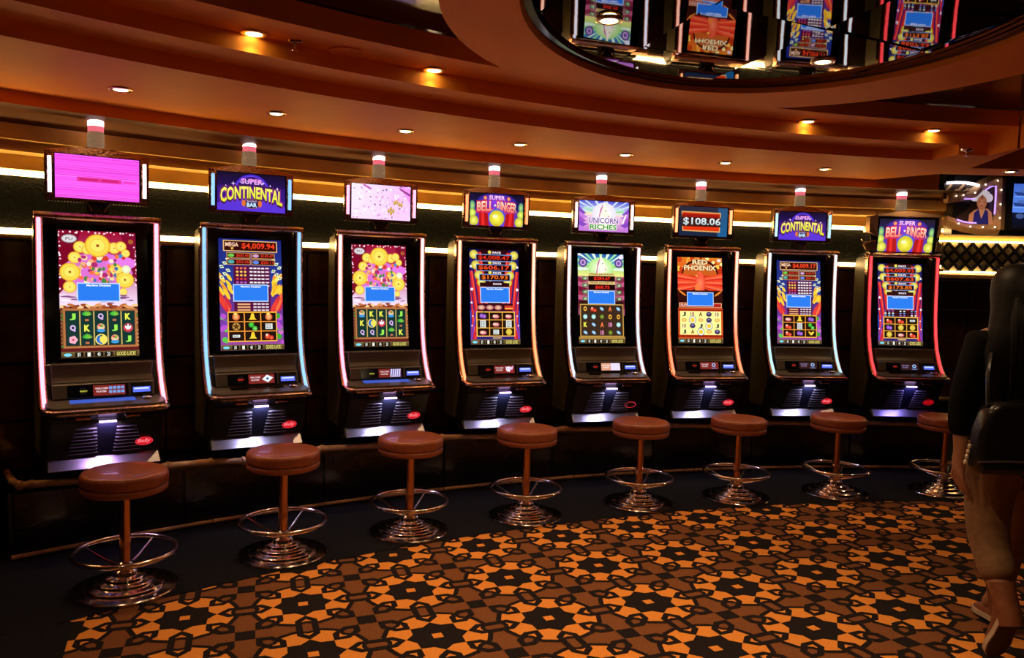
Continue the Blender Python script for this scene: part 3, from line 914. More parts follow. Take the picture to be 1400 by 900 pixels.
# mirror tiles: grid clipped by the oval
def clip(poly, a, b):
    """keep the side left of a->b"""
    out = []
    for i in range(len(poly)):
        p, q = poly[i], poly[(i + 1) % len(poly)]
        sp = (b[0] - a[0]) * (p[1] - a[1]) - (b[1] - a[1]) * (p[0] - a[0])
        sq = (b[0] - a[0]) * (q[1] - a[1]) - (b[1] - a[1]) * (q[0] - a[0])
        if sp >= 0: out.append(p)
        if sp * sq < 0:
            t = sp / (sp - sq)
            out.append((p[0] + (q[0] - p[0]) * t, p[1] + (q[1] - p[1]) * t))
    return out
e2 = (.9, .436); e1 = (-.31, .951)
oc = oval(.939, 2.825, .905, 1.176, 64)
TS = .545
rt = random.Random(21)
for i in range(-4, 4):
    for j in range(-5, 4):
        g = .003
        o0 = (.686 + e2[0] * TS * i + e1[0] * TS * j, 2.904 + e2[1] * TS * i + e1[1] * TS * j)
        cell = [(o0[0] + e2[0] * u + e1[0] * v, o0[1] + e2[1] * u + e1[1] * v) for u, v in ((g, g), (TS - g, g), (TS - g, TS - g), (g, TS - g))]
        pl = list(oc)
        for k in range(4):
            pl = clip(pl, cell[k], cell[(k + 1) % 4])
            if len(pl) < 3: break
        if len(pl) < 3: continue
        tx, ty = rt.uniform(-.012, .012), rt.uniform(-.010, .010)
        mx, my = o0[0] + .27, o0[1] + .27
        tl = MB()
        zz = lambda x, y: ZM + .012 + tx * (x - mx) + ty * (y - my) - .013 * (y - 3.2)
        tl.hexa([(x, y, zz(x, y)) for x, y in pl], [(x, y, zz(x, y) + .005) for x, y in pl])
        tl.build('mirror_tile', M_MIRROR, ceiling)
# round loudspeaker grille in the upper soffit
x, y = pol(7.2, -36.96)
sg_ = MB(); sg_.lathe([(.0, 2.374), (.058, 2.374), (.066, 2.371), (.075, 2.374), (.076, 2.380)], 28)
o = sg_.build('ceiling_speaker', M_CEIL, smooth=True, loc=(0, 0, 0))
for v in o.data.vertices: v.co.x += x; v.co.y += y
tag(o, 'round flush loudspeaker grille in the upper soffit', 'speaker')

# ------------------------------------------------------------------ curved back wall
AZR = -0.75
WAL = -62.0
wb = MB()
wb.sector([(8.92, 0), (8.92, 2.1)], WAL, AZR)
wall = wb.build('wall_back', M_BODY)
tag(wall, 'dark curved wall behind the slot machines', kind='structure')
wx, wy = pol(8.92, AZR)
rows = [(.365, .63), (.63, .93), (.93, 1.23), (1.23, 1.565)]
azs = [AZR - 5.47 * k for k in range(12)]
for k in range(11):
    a1, a0 = azs[k], max(azs[k + 1], WAL)
    for z0, z1 in rows:
        pm = MB()
        pm.sector([(8.905, z0 + .004), (8.89, z0 + .008), (8.89, z1 - .008), (8.905, z1 - .004), (8.918, z1 - .004), (8.918, z0 + .004)], a0 + .04, a1 - .04, 1.9, closed=True)
        pm.build('wall_panel', M_WOOD, wall)
pb = MB()
pb.sector([(8.915, 1.63), (8.895, 1.63), (8.895, 1.895), (8.915, 1.895)], WAL, AZR, closed=True)
pb.build('black_band', M_BLACKPEB, wall)
co = MB()
co.sector([(8.915, 1.922), (8.832, 1.922), (8.828, 1.995), (8.738, 2.002), (8.738, 2.012), (8.79, 2.018), (8.79, 2.05), (8.70, 2.055), (8.70, 2.13)], WAL, AZR)
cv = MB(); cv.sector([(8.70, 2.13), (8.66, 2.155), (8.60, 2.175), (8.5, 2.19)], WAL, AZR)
cv.build('cove_moulding', mat('shade_toned_wood', (0.16, 0.055, 0.012), 0.5, noise=0.1, nscale=6, spec=0.2), wall, smooth=True)  # shade on the cove is put into its darker wood colour
corn = co.build('cornice', M_CORN, wall)
# shelf rail below the lower light strip
rl = MB()
rl.sector([(8.905, 1.572), (8.84, 1.572), (8.825, 1.582), (8.825, 1.594), (8.84, 1.602), (8.905, 1.602)], WAL, AZR + .1, closed=True)
rl.build('shelf_rail', M_BAMBOO, wall, smooth=True)
def led(R, z, label):
    s = MB(); s.sector([(R + .03, z - .012), (R, z - .011), (R, z + .011), (R + .03, z + .012)], -49.0, AZR, closed=True)
    o = s.build('led_strip', M_LED)
    tag(o, label, 'light strip', 'wall light strips')
    b = MB()
    a = -49.0
    while a < AZR - .1:
        x, y = pol(R - .003, a)
        d = .004; u = (cos(math.radians(a)), -sin(math.radians(a))); w = (sin(math.radians(a)), cos(math.radians(a)))
        vv = [(x + u[0] * su * d + w[0] * sw * .004, y + u[1] * su * d + w[1] * sw * .004, z + sz * .005) for su in (-1, 1) for sw in (-1, 1) for sz in (-1, 1)]
        b.add(vv, [(0, 1, 3, 2), (4, 6, 7, 5), (0, 4, 5, 1), (2, 3, 7, 6), (0, 2, 6, 4), (1, 5, 7, 3)])
        a += .11
    tag(b.build('led_beads', M_LEDB, o), kind='stuff')
led(8.845, 1.906, 'upper warm white light strip along the curved wall behind the machines')
led(8.845, 1.615, 'lower warm white light strip along the curved wall behind the machines')

# plinth, ledge and bamboo rails
RAIL = [(-2.56, 4.02), (-2.43, 3.86), (-2.36, 3.80), (-2.316, 3.823), (-2.118, 3.918), (-1.837, 4.254), (-1.646, 4.377), (-1.483, 4.413), (-1.129, 4.766), (-.834, 4.896), (-.44, 5.192), (-.095, 5.284), (.390, 5.604), (.732, 5.650), (1.183, 5.835), (1.501, 5.878), (1.994, 6.068), (2.302, 6.081), (2.781, 6.173), (3.155, 6.163), (3.45, 6.24), (3.50, 6.30)]
ld = MB()
pr = RAIL[2:-1]
for k in range(len(pr) - 1):
    p, q = pr[k], pr[k + 1]
    az = [math.degrees(math.atan2(t[0] - CX, t[1] - CY)) for t in (p, q)]
    a, b = pol(8.9, az[0]), pol(8.9, az[1])
    p, q = [pol(math.hypot(t[0] - CX, t[1] - CY) + .027, z_) for t, z_ in zip((p, q), az)]
    ld.hexa([(*p, .335), (*q, .335), (*b, .335), (*a, .335)], [(*p, .365), (*q, .365), (*b, .365), (*a, .365)])
ledge = ld.build('machine_ledge', M_PLINTH)
tag(ledge, 'black gloss ledge carrying the row of slot machines', 'ledge')
pf = MB(); pf.sector([(8.58, 0.0), (8.58, .335)], -44.6, AZR)
pf.build('plinth_face', M_BODY, ledge)
k = 0
a = -44.5
while a < AZR - 1:
    pm = MB()
    pm.sector([(8.58, .045), (8.565, .05), (8.565, .325), (8.58, .33)], a + .06, min(a + 5.47, AZR) - .06, 1.4, closed=True)
    pm.build('plinth_panel', M_PLINTH, ledge)
    a += 5.47
br = empty('bamboo_rail', (*RAIL[4], .365))
tag(br, 'jointed bamboo rail edging the ledge under the machines', 'rail')
for k in range(len(RAIL) - 1):
    p, q = Vector((*RAIL[k], .378)), Vector((*RAIL[k + 1], .378))
    off = Vector((*RAIL[4], .365))
    d = (q - p)
    s = MB(); s.tube([p - off, p + d * .08 - off, p + d * .5 - off, p + d * .92 - off, q - off], [.021, .0185, .0178, .0185, .021], 10)
    s.build('bamboo_segment', M_BAMBOO, br, smooth=True)
    if k > 1:
        s = MB(); dn = d.normalized(); s.tube([p - dn * .014 - off, p - dn * .006 - off, p + dn * .006 - off, p + dn * .014 - off], [.0205, .0235, .0235, .0205], 10)
        s.build('bamboo_joint', M_BAMBOOD, br, smooth=True)
kr = empty('kick_rail', (*pol(8.555, -25), 0))
tag(kr, 'thin bamboo strip along the floor at the foot of the black plinth', 'rail')
off = Vector((*pol(8.555, -25), 0))
a = -44.6
while a < AZR:
    b = min(a + 3.3, AZR)
    s = MB()
    s.tube([Vector((*pol(8.552, a + (b - a) * t), .02)) - off for t in (0.01, .25, .5, .75, .99)], [.0125, .0115, .0115, .0115, .0125], 8)
    s.build('bamboo_segment', M_BAMBOOD, kr, smooth=True)
    a += 3.3

# ------------------------------------------------------------------ recess wall on the right and black bulkhead
wr = MB(); wr.box(3.62, 8.5, 8.02, 8.1, 0, 2.47)
w2 = wr.build('wall_recess', M_BODY); tag(w2, 'dark panelled wall of the recess right of the row', kind='structure')
for (z0, z1) in ((.33, .62), (.64, .92), (.935, 1.215), (1.235, 1.51)):
    for k in range(5):
        s = MB(); s.box(3.66 + .9 * k, 4.55 + .9 * k, 8.0, 8.02, z0, z1); s.build('wall_panel', M_WOOD, w2, bevel=.004)
for z in (.927, 1.225, 1.516):
    s = MB(); s.box(3.64, 8.4, 7.992, 8.02, z - .005, z + .005); s.build('steel_strip', M_STEEL, w2)
s = MB(); s.box(3.64, 8.4, 7.97, 8.02, 1.53, 1.585); s.build('shelf_rail', M_BAMBOO, w2, bevel=.01)
s = MB(); s.box(3.64, 8.4, 7.99, 8.02, 1.92, 2.30); s.build('cornice', M_CORN, w2)
s = MB(); s.box(3.64, 8.4, 8.012, 8.02, 1.60, 1.9); s.build('lattice_backing', mat('gold_mirror', (0.34, 0.28, 0.17), 0.42, metal=0.35, noise=0.5, nscale=9), w2)
lt = MB(); lt.box(-.006, .006, -.02, 0, -.2, .2)
lt0 = None
for k in range(38):
    for sgn in (-1, 1):
        cxk = 3.72 + .12 * k
        if lt0 is None:
            s = MB(); s.box(-.014, .014, -.012, 0, -.200, .200)
            lt0 = s.build('lattice_slat', M_BLACKGLOSS, w2)
            c = lt0
        else:
            c = share(lt0, 'lattice_slat', w2)
        c.location = (cxk, 8.008 - (.0 if sgn > 0 else .010), 1.75)
        c.rotation_euler = (0, sgn * math.radians(42), 0)
for z, lb in ((1.906, 'upper'), (1.602, 'lower')):
    s = MB(); s.box(3.66, 8.4, 7.965, 7.99, z - .007, z + .007)
    tag(s.build('led_strip', M_LED), lb + ' warm light strip on the recess wall beside the diamond lattice', 'light strip', 'wall light strips')
s = MB(); s.tube([(3.66, 7.96, .33), (5.5, 7.96, .33), (8.4, 7.96, .33)], .02, 8)
tag(s.build('bamboo_rail', M_BAMBOO, smooth=True), 'short bamboo rail low on the recess wall behind the last stool', 'rail')

bk = MB(); bk.box(3.42, 6.5, 6.30, 6.42, 1.862, 2.47)
bulk = bk.build('wall_right', M_BODY); tag(bulk, 'black bulkhead carrying the sign and the television', kind='structure')
def sp(cx, cy, d=0.0):
    u, v = 1240 + cx / 5.625, 180 + cy / 5.625
    return (3.321 + (u - 1288) * .00568 + (v - 243) * .00034, 6.30 - d, 2.299 - (v - 243) * .00567 + (u - 1288) * .00014)
sign = empty('portrait_sign', (3.75, 6.295, 1.9))
tag(sign, 'sail-shaped gold sign with small bulbs, neon and a woman portrait', 'sign')
so = Vector((3.75, 6.295, 1.9))
def splate(pts, d0, d1):
    m = MB()
    m.hexa([Vector(sp(x, y, d0)) - so for x, y in pts], [Vector(sp(x, y, d1)) - so for x, y in pts])
    return m
M_SGOLD = mat('sign_gold', (0.62, 0.36, 0.15), 0.45, noise=0.15, nscale=30)
M_SBULB = mat('sign_bulb', (1, 1, .9), 0.3, emit=(1.0, 0.9, 0.75), estr=3.0)
M_SNEON = mat('sign_neon_purple', (.6, .4, 1), 0.3, emit=(0.55, 0.32, 1.0), estr=1.3)
M_SNEONW = mat('sign_neon_white', (1, 1, 1), 0.3, emit=(1.0, 0.92, 1.0), estr=3.0)
shape = [(700, 362), (686, 758), (540, 750), (420, 738), (340, 705), (282, 686), (345, 672), (440, 610), (500, 545), (530, 480), (455, 500), (300, 512), (272, 520), (272, 400), (420, 390), (520, 415), (600, 385)]
splate(shape, .004, .03).build('sign_board', mat('sign_back', (0.05, 0.025, 0.016), 0.4), sign)
def sline(pts, r, name, m_, d=.042):
    t = MB(); t.tube([Vector(sp(x, y, d)) - so for x, y in pts], r, 6); return t.build(name, m_, sign, smooth=True)
edge = [[(700, 362), (640, 375), (560, 410), (500, 470), (400, 500), (290, 512)], [(700, 362), (694, 560), (686, 758)], [(686, 758), (540, 752), (420, 738), (340, 705), (282, 686)]]
for e in edge: sline(e, .05 if e is edge[1] else .045, 'gold_border', M_SGOLD, .012)
sline([(276, 402), (340, 398), (420, 400), (480, 410), (520, 422)], .011, 'neon_tube', M_SNEONW, .06)
sline([(408, 523), (490, 523)], .005, 'neon_tube', M_SNEON, .06)
sline([(570, 455), (610, 430), (650, 424), (648, 520), (640, 640)], .006, 'neon_tube', M_SNEON, .06)
sline([(352, 680), (400, 696), (450, 704), (500, 706)], .006, 'neon_tube', M_SNEON, .06)
for (x, y) in ((300, 440), (345, 475), (395, 440), (430, 470)):
    sline([(x - 25, y + 28), (x + 22, y - 26)], .012, 'sign_strut', M_SGOLD, .034)
for (x, y) in ((660, 385), (688, 455), (682, 563), (678, 668), (640, 738), (548, 737), (452, 734), (362, 711), (568, 414), (488, 476), (398, 494), (345, 500)):
    t = MB(); p = Vector(sp(x, y, .066)) - so; t.lathe([(.001, -.006), (.005, -.004), (.006, 0), (.005, .004), (.001, .006)], 8, cx=p.x, cy=p.y); t.build('bulb', M_SBULB, sign, smooth=True, zoff=p.z)
# portrait print: white cap of hair, blue halter dress
PP = Pic(.2, .27)
PP.poly([(0, .95), (.02, .7), (.2, .58), (.42, .52), (.7, .53), (.85, .62), (.97, .98), (.85, .99), (.6, 1), (.1, 1)], (196, 128, 88))
PP.poly([(.16, 1), (.2, .66), (.36, .54), (.46, .78), (.5, .8), (.62, .54), (.72, .62), (.78, 1)], (40, 36, 110))
PP.poly([(.36, .54), (.48, .82), (.62, .54), (.5, .5)], (206, 140, 100))
PP.ell(.45, .17, .34, (232, 222, 214), ry=.26, n=20, col2=(252, 248, 244)); PP.ell(.18, .22, .16, (245, 238, 232), ry=.15); PP.ell(.72, .22, .16, (240, 232, 226), ry=.17)
PP.ell(.47, .36, .19, (190, 112, 78), ry=.27, n=18, col2=(214, 146, 104)); PP.ell(.40, .33, .03, (60, 30, 20), ry=.015, n=8); PP.ell(.55, .33, .03, (60, 30, 20), ry=.015, n=8); PP.ell(.47, .45, .05, (150, 40, 40), ry=.02, n=8)
PP.ell(.47, .20, .05, (150, 84, 58), ry=.10, n=10)
p0, p1 = sp(468, 450), sp(655, 722)
pm = PP.mesh(lambda x, y, h: tuple(Vector((p0[0] + (p1[0] - p0[0]) * x, 6.30 - .034 - h, p0[2] + (p1[2] - p0[2]) * y)) - so))
pm.build('portrait_print', print_mat(), sign)
# television
tv = empty('television', (4.16, 6.28, 1.9)); tag(tv, 'wall television showing ships on a blue sea', 'television')
s = MB(); s.box(-.315, .315, -.02, .02, -.005, .375); s.build('tv_case', M_BODY, tv, bevel=.005)
TP = Pic(.6, .345)
TP.rect(0, 0, 1, .64, (58, 96, 190), (86, 130, 226)); TP.rect(0, .64, 1, 1, (10, 16, 44), (4, 6, 16))
for (x, y) in ((.12, .18), (.36, .12), (.10, .42), (.55, .3), (.8, .2), (.72, .5)):
    TP.poly([(x - .12, y), (x + .12, y + .03), (x + .09, y + .09), (x - .07, y + .08)], (34, 56, 120)); TP.rect(x - .04, y - .05, x + .05, y + .01, (70, 100, 170)); TP.rect(x - .1, y + .1, x + .1, y + .115, (130, 170, 245))
TP.ell(.10, .72, .055, (60, 80, 130), ry=.035); TP.rect(.22, .68, .34, .71, (120, 140, 190)); TP.rect(.22, .73, .42, .755, (90, 110, 160))
TP.mesh(lambda x, y, h: (-.30 + .6 * x, -.0205 - h, .362 - .345 * y)).build('tv_picture', art_mat(), tv)

# ------------------------------------------------------------------ downlights
def downlight(x, y, z, label, power, r=.045, blend=.6, cone=105, group='recessed downlights'):
    e = empty('recessed_downlight', (x, y, z)); tag(e, label, 'downlight', group)
    s = MB(); s.lathe([(r * .72, .0), (r * .74, -.006), (r * .95, -.009), (r * 1.15, -.006), (r * 1.18, .004)], 20, caps=False); s.build('trim_ring', M_GOLDRIM, e, smooth=True)
    s = MB(); s.lathe([(.001, -.010), (r * .4, -.009), (r * .66, -.003), (r * .74, .002)], 16); s.build('lamp', M_LAMP, e, smooth=True)
    L = bpy.data.lights.new('spot', 'SPOT'); L.energy = power; L.color = WARM; L.spot_size = math.radians(cone); L.spot_blend = blend; L.shadow_soft_size = .03
    lo_ = bpy.data.objects.new('spot', L); COL.objects.link(lo_); lo_.parent = e; lo_.location = (0, 0, -.03)
    return e
NAMES = ['machine with the pink static top screen', 'machine with the first purple-and-yellow title screen', 'machine with the white-and-pink blossom top screen', 'machine with orange tubes and a bell title', 'machine with the unicorn screens', 'machine with the 108.06 jackpot screen', 'second machine from the right end']
for a, nm in zip((-42.08, -36.86, -31.65, -26.40, -21.09, -15.78, -10.43), NAMES):
    downlight(*pol(8.055, a), 2.249, 'downlight in the lowest soffit above the ' + nm, LAMP_A, cone=56, blend=.5)
for a, nm in zip((-40.09, -33.53, -15.56, -8.96), ('leftmost downlight in the upper soffit step beside the sprinkler', 'downlight in the upper soffit step beside the oval ring, left side', 'downlight in the upper soffit step right of the oval mirror', 'rightmost downlight in the upper soffit step')):
    downlight(*pol(7.215, a), 2.379, nm, LAMP_B)
downlight(.335, 3.07, 2.418, 'downlight on the dark mirror, left one', LAMP_C, cone=95, blend=.9)
downlight(1.324, 3.553, 2.418, 'downlight on the dark mirror, right one', LAMP_C * .33)
downlight(1.55, 2.4, 2.418, 'downlight on the dark mirror, near right rim', LAMP_C * .10)
downlight(.45, 2.1, 2.418, 'downlight on the dark mirror, near left rim', LAMP_C * .6)
downlight(3.37, 5.52, 2.249, 'downlight in the narrow soffit above the television', LAMP_A * .6, cone=168, blend=.3)
downlight(-1.1, 1.6, 2.474, 'added unseen downlight in the black ceiling left of the camera', LAMP_C * .22)  # black-ceiling lamps are unseen, added for sparkle on the chrome
downlight(.6, .4, 2.474, 'added unseen downlight in the black ceiling above the camera', LAMP_C * .15)
downlight(-2.2, .6, 2.474, 'added unseen downlight in the black ceiling far left behind the camera', LAMP_C * .1)
downlight(-.7, -.8, 2.474, 'added unseen downlight in the black ceiling behind the camera, left', LAMP_C * .1)
downlight(1.6, -.6, 2.474, 'added unseen downlight in the black ceiling behind the camera, right', LAMP_C * .08)
def sprinkler(x, y, z, label):
    e = empty('sprinkler_head', (x, y, z)); tag(e, label, 'sprinkler')
    s = MB(); s.lathe([(.034, 0), (.032, -.006), (.012, -.012), (.001, -.012)], 16); s.build('escutcheon', M_CHROME, e, smooth=True)
    s = MB(); s.lathe([(.006, -.01), (.006, -.034), (.016, -.036), (.016, -.039), (.001, -.039)], 12); s.build('nozzle', M_CHROME, e, smooth=True)
sprinkler(*pol(7.215, -38.74), 2.379, 'chrome sprinkler head beside the leftmost upper downlight')
sprinkler(2.609, 4.696, 2.249, 'chrome sprinkler head in the soffit near the bulkhead')

# ------------------------------------------------------------------ slot machines
ZB = .365
def place_main(x, y, h):
    h += .0015
    return ((x - .5) * WS, -(.081 * y + h * .992), 1.621 - .635 * y + h * .127 - ZB)
def place_top(x, y, h):
    h += .001
    return ((x - .5) * WD, -(.039 + h), 1.992 - .213 * y - ZB)
def place_top8(x, y, h):
    h += .001
    return ((x - .5) * .435, -(.055 + .03 * (1 - y) + h), 1.962 - .25 * y - ZB)

RAILP = [(.070, 1.676), (.071, 1.50), (.076, 1.34), (.086, 1.19), (.103, 1.06), (.130, .955), (.168, .868), (.205, .812), (.238, .771)]
def rail_frame():
    out = []
    for k in range(len(RAILP)):
        p, q = RAILP[max(k - 1, 0)], RAILP[min(k + 1, len(RAILP) - 1)]
        db, dz = q[0] - p[0], q[1] - p[1]
        L = math.hypot(db, dz)
        out.append((RAILP[k][0], RAILP[k][1], -dz / L, db / L))
    return out
RF = rail_frame()
_mesh_cache = {}
def cached(key, make, name, mats, parent, **kw):
    """alike parts of the machines share their mesh"""
    if key in _mesh_cache:
        src = _mesh_cache[key]
        o = src.copy(); o.name = name
        COL.objects.link(o); o.parent = parent
        return o
    o = make().build(name, mats, parent, **kw)
    _mesh_cache[key] = o
    return o

def slot_machine(idx, x, y, rz, neon, neon_str, neon_top, main, top, label, deck_lit, led_col, led_pow, disp, badge):
    e = empty('slot_machine', (x, y, ZB), rz)
    tag(e, label, 'slot machine', 'slot machines along the curved wall')
    zf = -ZB
    C_ = lambda key, mk, name, m_, par=e, **kw: cached(key, mk, name, m_, par, **kw)
    # stand and cabinet
    C_('stand', lambda: MB().prism_x([(.17, .365), (-.04, .365), (-.04, .45), (.17, .45)], -.24, .24), 'stand', M_BODY, zoff=zf)
    prof = [(.17, .45), (-.20, .45), (-.165, .50), (-.262, .705), (-.300, .742), (-.30, .765), (-.19, .795), (-.165, .867), (-.12, .964), (-.04, .975), (.0, 1.1), (.05, 1.62), (.05, 1.68), (.06, 1.70), (.15, 1.69), (.17, 1.64)]
    C_('cab', lambda: MB().prism_x(prof, -.258, .258), 'cabinet', M_BODY, zoff=zf, bevel=.006)
    def side(s):
        p = [(.17, .50), (-.05, .50), (-.12, .72), (-.12, .80), (-.06, 1.0), (-.04, 1.2), (-.03, 1.60), (.0, 1.655), (.05, 1.675), (.145, 1.665), (.17, 1.62)]
        return MB().prism_x(p, s * .258, s * .274)
    for s in (-1, 1):
        C_(('side', s), lambda: side(s), 'side_panel', M_BODYS, zoff=zf, bevel=.006)
    # glass and screen
    def glass():
        m = MB()
        c = []
        for t, d in ((-.075, -.004), (1.012, -.004)):
            for dd in (-.012, 0):
                c.append((.081 * t + (d + dd) * .992, 1.621 - .635 * t + (d + dd) * .127))
        pr_ = [(-c[1][0], c[1][1]), (-c[3][0], c[3][1]), (-c[2][0], c[2][1]), (-c[0][0], c[0][1])]
        return m.prism_x(pr_, -.243, .243)
    C_('glass', glass, 'screen_glass', M_GLASS, zoff=zf)
    scr = C_('scrback', lambda: MB().prism_x([(.0005, 1.622), (-.0815, .985), (-.080, .985), (.002, 1.622)], -.1785, .1785), 'main_screen', M_GLASS, zoff=zf)
    main.mesh(place_main).build('screen_picture', art_mat(), scr)
    # side rails with neon tubes
    def railm(s):
        m = MB(); v = []
        for b, z, nb, nz in RF:
            for a, d in ((.246, -.045), (.246, -.004), (.252, .001), (.256, -.006), (.274, -.006), (.278, .001), (.287, -.004), (.287, -.045)):
                v.append((s * a, -(b + nb * d), z + nz * d))
        n_ = 8; f = []
        for k in range(len(RF) - 1):
            for q in range(n_):
                f.append((k * n_ + q, k * n_ + (q + 1) % n_, (k + 1) * n_ + (q + 1) % n_, (k + 1) * n_ + q))
        f.append(tuple(range(n_))); f.append(tuple((len(RF) - 1) * n_ + q for q in range(n_)))
        return m.add(v, f)
    nm = mat('neon_%d' % idx, neon, 0.3, emit=neon, estr=neon_str)
    if idx in (3, 4, 5, 6, 7):
        nt = nm.node_tree
        tcn = nt.nodes.new('ShaderNodeTexCoord'); sx_ = nt.nodes.new('ShaderNodeSeparateXYZ'); rpn = nt.nodes.new('ShaderNodeValToRGB'); mrn = nt.nodes.new('ShaderNodeMapRange')
        nt.links.new(tcn.outputs['Object'], sx_.inputs[0]); nt.links.new(sx_.outputs['Z'], mrn.inputs['Value'])
        mrn.inputs['From Min'].default_value = .70; mrn.inputs['From Max'].default_value = .92
        top_c = [c * .45 + w * .55 for c, w in zip(neon, (1.0, .86, .74) if idx in (3, 4, 6) else (1, .97, 1))]
        rpn.color_ramp.elements[0].color = (*neon, 1); rpn.color_ramp.elements[1].color = (*top_c, 1)
        nt.links.new(mrn.outputs[0], rpn.inputs['Fac']); nt.links.new(rpn.outputs['Color'], nt.nodes['Principled BSDF'].inputs['Emission Color'])
    for s in (-1, 1):
        rl_ = C_(('rail', s), lambda: railm(s), 'side_rail', M_COPPER, zoff=zf, smooth=True, angle=30)
        t = MB(); t.tube([(s * .265, -(b + nb * .004), z + nz * .004) for b, z, nb, nz in RF], .0085, 8)
        t.build('neon_tube', nm, rl_, smooth=True, zoff=zf)
    # copper bar over the screen
    C_('topbar', lambda: MB().prism_x([(-.035, 1.668), (-.075, 1.668), (-.088, 1.676), (-.088, 1.690), (-.070, 1.702), (-.02, 1.706), (.0, 1.69)], -.287, .287), 'top_bar', M_COPPER, zoff=zf, bevel=.004)
    # speaker bulge and control panel
    C_('speaker', lambda: MB().prism_x([(-.118, .962), (-.150, .968), (-.158, .962), (-.150, .93), (-.150, .90), (-.168, .872), (-.14, .868)], -.228, .228), 'speaker_panel', M_GREY, zoff=zf, smooth=True, bevel=.004)
    cp = C_('ctrl', lambda: MB().prism_x([(-.150, .870), (-.178, .872), (-.186, .866), (-.206, .800), (-.17, .79)], -.228, .228), 'control_panel', M_GREY, zoff=zf, bevel=.003)
    def on_panel(x0, x1, t0, t1, d0, d1):
        # t from 0 at panel top to 1 at its foot, d height above it
        def pt(a, t, d): return (a, -(.186 + .020 * t + d * .957), .866 - .066 * t + d * .29)
        return MB().hexa([pt(x0, t0, d0), pt(x1, t0, d0), pt(x1, t1, d0), pt(x0, t1, d0)], [pt(x0, t0, d1), pt(x1, t0, d1), pt(x1, t1, d1), pt(x0, t1, d1)])
    C_('cardr', lambda: on_panel(-.165, .106, .06, .92, -.004, .002), 'card_reader', M_GLASS, cp, zoff=zf)
    DP = Pic(.16, .05)
    red, wht = (120, 34, 30), (225, 200, 205)
    if disp == 'off': red, wht = (44, 20, 24), (140, 120, 160)
    if disp == 'white': red, wht = (215, 150, 120), (250, 235, 235)
    DP.rect(.0, .2, .13, .8, (6, 4, 4)); DP.text('READY', .0, .44, .16, .58, (225, 40, 30) if disp not in ('keys', 'hatch') else (190, 190, 60), bold=.03)
    DP.rect(.28, .06, .98, .96, red)
    DP.text('WELCOME', .32, .26, .60, .42, wht, bold=.03); DP.text('PLAYER', .35, .52, .57, .68, wht, bold=.03)
    if disp == 'keys':
        for q in range(8): DP.rect(.62 + .09 * (q % 4), .2 + .34 * (q // 4), .69 + .09 * (q % 4), .44 + .34 * (q // 4), (110, 150, 215))
    elif disp in ('hatch', 'white'):
        DP.rect(.63, .08, .97, .94, (110, 96, 160) if disp == 'hatch' else (225, 215, 240))
        for q in range(5): DP.poly([(.63 + .065 * q, .94), (.66 + .065 * q, .94), (.71 + .065 * q, .08), (.68 + .065 * q, .08)], (225, 220, 250))
    elif disp == 'card':
        DP.poly([(.64, .55), (.78, .12), (.95, .42), (.80, .88)], (225, 232, 240)); DP.ell(.79, .5, .035, (40, 80, 150))
    elif disp == 'bird':
        DP.ell(.78, .5, .10, (235, 225, 240)); DP.poly([(.66, .15), (.80, .45), (.72, .6)], (225, 210, 235)); DP.poly([(.95, .1), (.80, .4), (.88, .9)], (215, 190, 225)); DP.ell(.88, .75, .06, (150, 30, 50))
    else:
        DP.ell(.80, .42, .075, (150, 190, 235)); DP.ell(.80, .42, .04, red); DP.rect(.70, .78, .90, .86, (110, 140, 200))
    DP.mesh(lambda x, y, h: (-.110 + .205 * x, -(.1885 + .020 * (.08 + .84 * y) + h + .0005), .866 - .066 * (.08 + .84 * y) + .001)).build('player_display', art_mat(), cp, zoff=zf)
    ba = C_('bill', lambda: on_panel(.118, .215, .04, .94, -.004, .006), 'bill_acceptor', M_BODY, cp, zoff=zf, bevel=.002)
    C_('billglow', lambda: on_panel(.126, .207, .40, .78, .005, .0075), 'acceptor_glow', M_BLUEGLOW, cp, zoff=zf)
    C_('bilwht', lambda: on_panel(.132, .200, .46, .58, .007, .0085), 'acceptor_slot_light', mat('acceptor_white', (.5, .6, 1), .3, emit=(.35, .45, 1.0), estr=1.6), cp, zoff=zf)
    # button deck
    def rr(hw, b0, b1, r, n_=5):
        pts = [(-hw, -b0), (hw, -b0)]
        for k in range(n_ + 1):
            t = pi / 2 * k / n_
            pts.append((hw - r + r * cos(t), -(b1 - r + r * sin(t))))
        for k in range(n_ + 1):
            t = pi / 2 + pi / 2 * k / n_
            pts.append((-hw + r + r * cos(t), -(b1 - r + r * sin(t))))
        return pts
    def deck():
        m = MB(); p = rr(.264, .19, .322, .05)
        zt = lambda b: .797 - (b - .19) * .17
        return m.hexa([(a, yy, .748) for a, yy in p], [(a, yy, zt(-yy)) for a, yy in p])
    dk = C_('deck', deck, 'button_deck', M_GREY, zoff=zf, bevel=.003)
    def trim():
        m = MB()
        p = rr(.272, .205, .330, .055, 6)[1:]
        p = p[:]  # right side, front, left side
        path = [(a, yy, .763 - (-yy - .19) * .10) for a, yy in p] + [(-.272, -.205, .7615)]
        return m.tube(path, .0145, 8)
    C_('trim', trim, 'deck_trim', M_COPPER, dk, zoff=zf, smooth=True)
    def on_deck(a0, a1, b0, b1, h0, h1):
        zt = lambda b: .797 - (b - .19) * .17
        return MB().hexa([(a0, -b0, zt(b0) + h0), (a1, -b0, zt(b0) + h0), (a1, -b1, zt(b1) + h0), (a0, -b1, zt(b1) + h0)], [(a0, -b0, zt(b0) + h1), (a1, -b0, zt(b0) + h1), (a1, -b1, zt(b1) + h1), (a0, -b1, zt(b1) + h1)])
    ml = mat('touch_strip_blue', (.02, .04, .2), .15, emit=(.06, .14, .75), estr=.7)
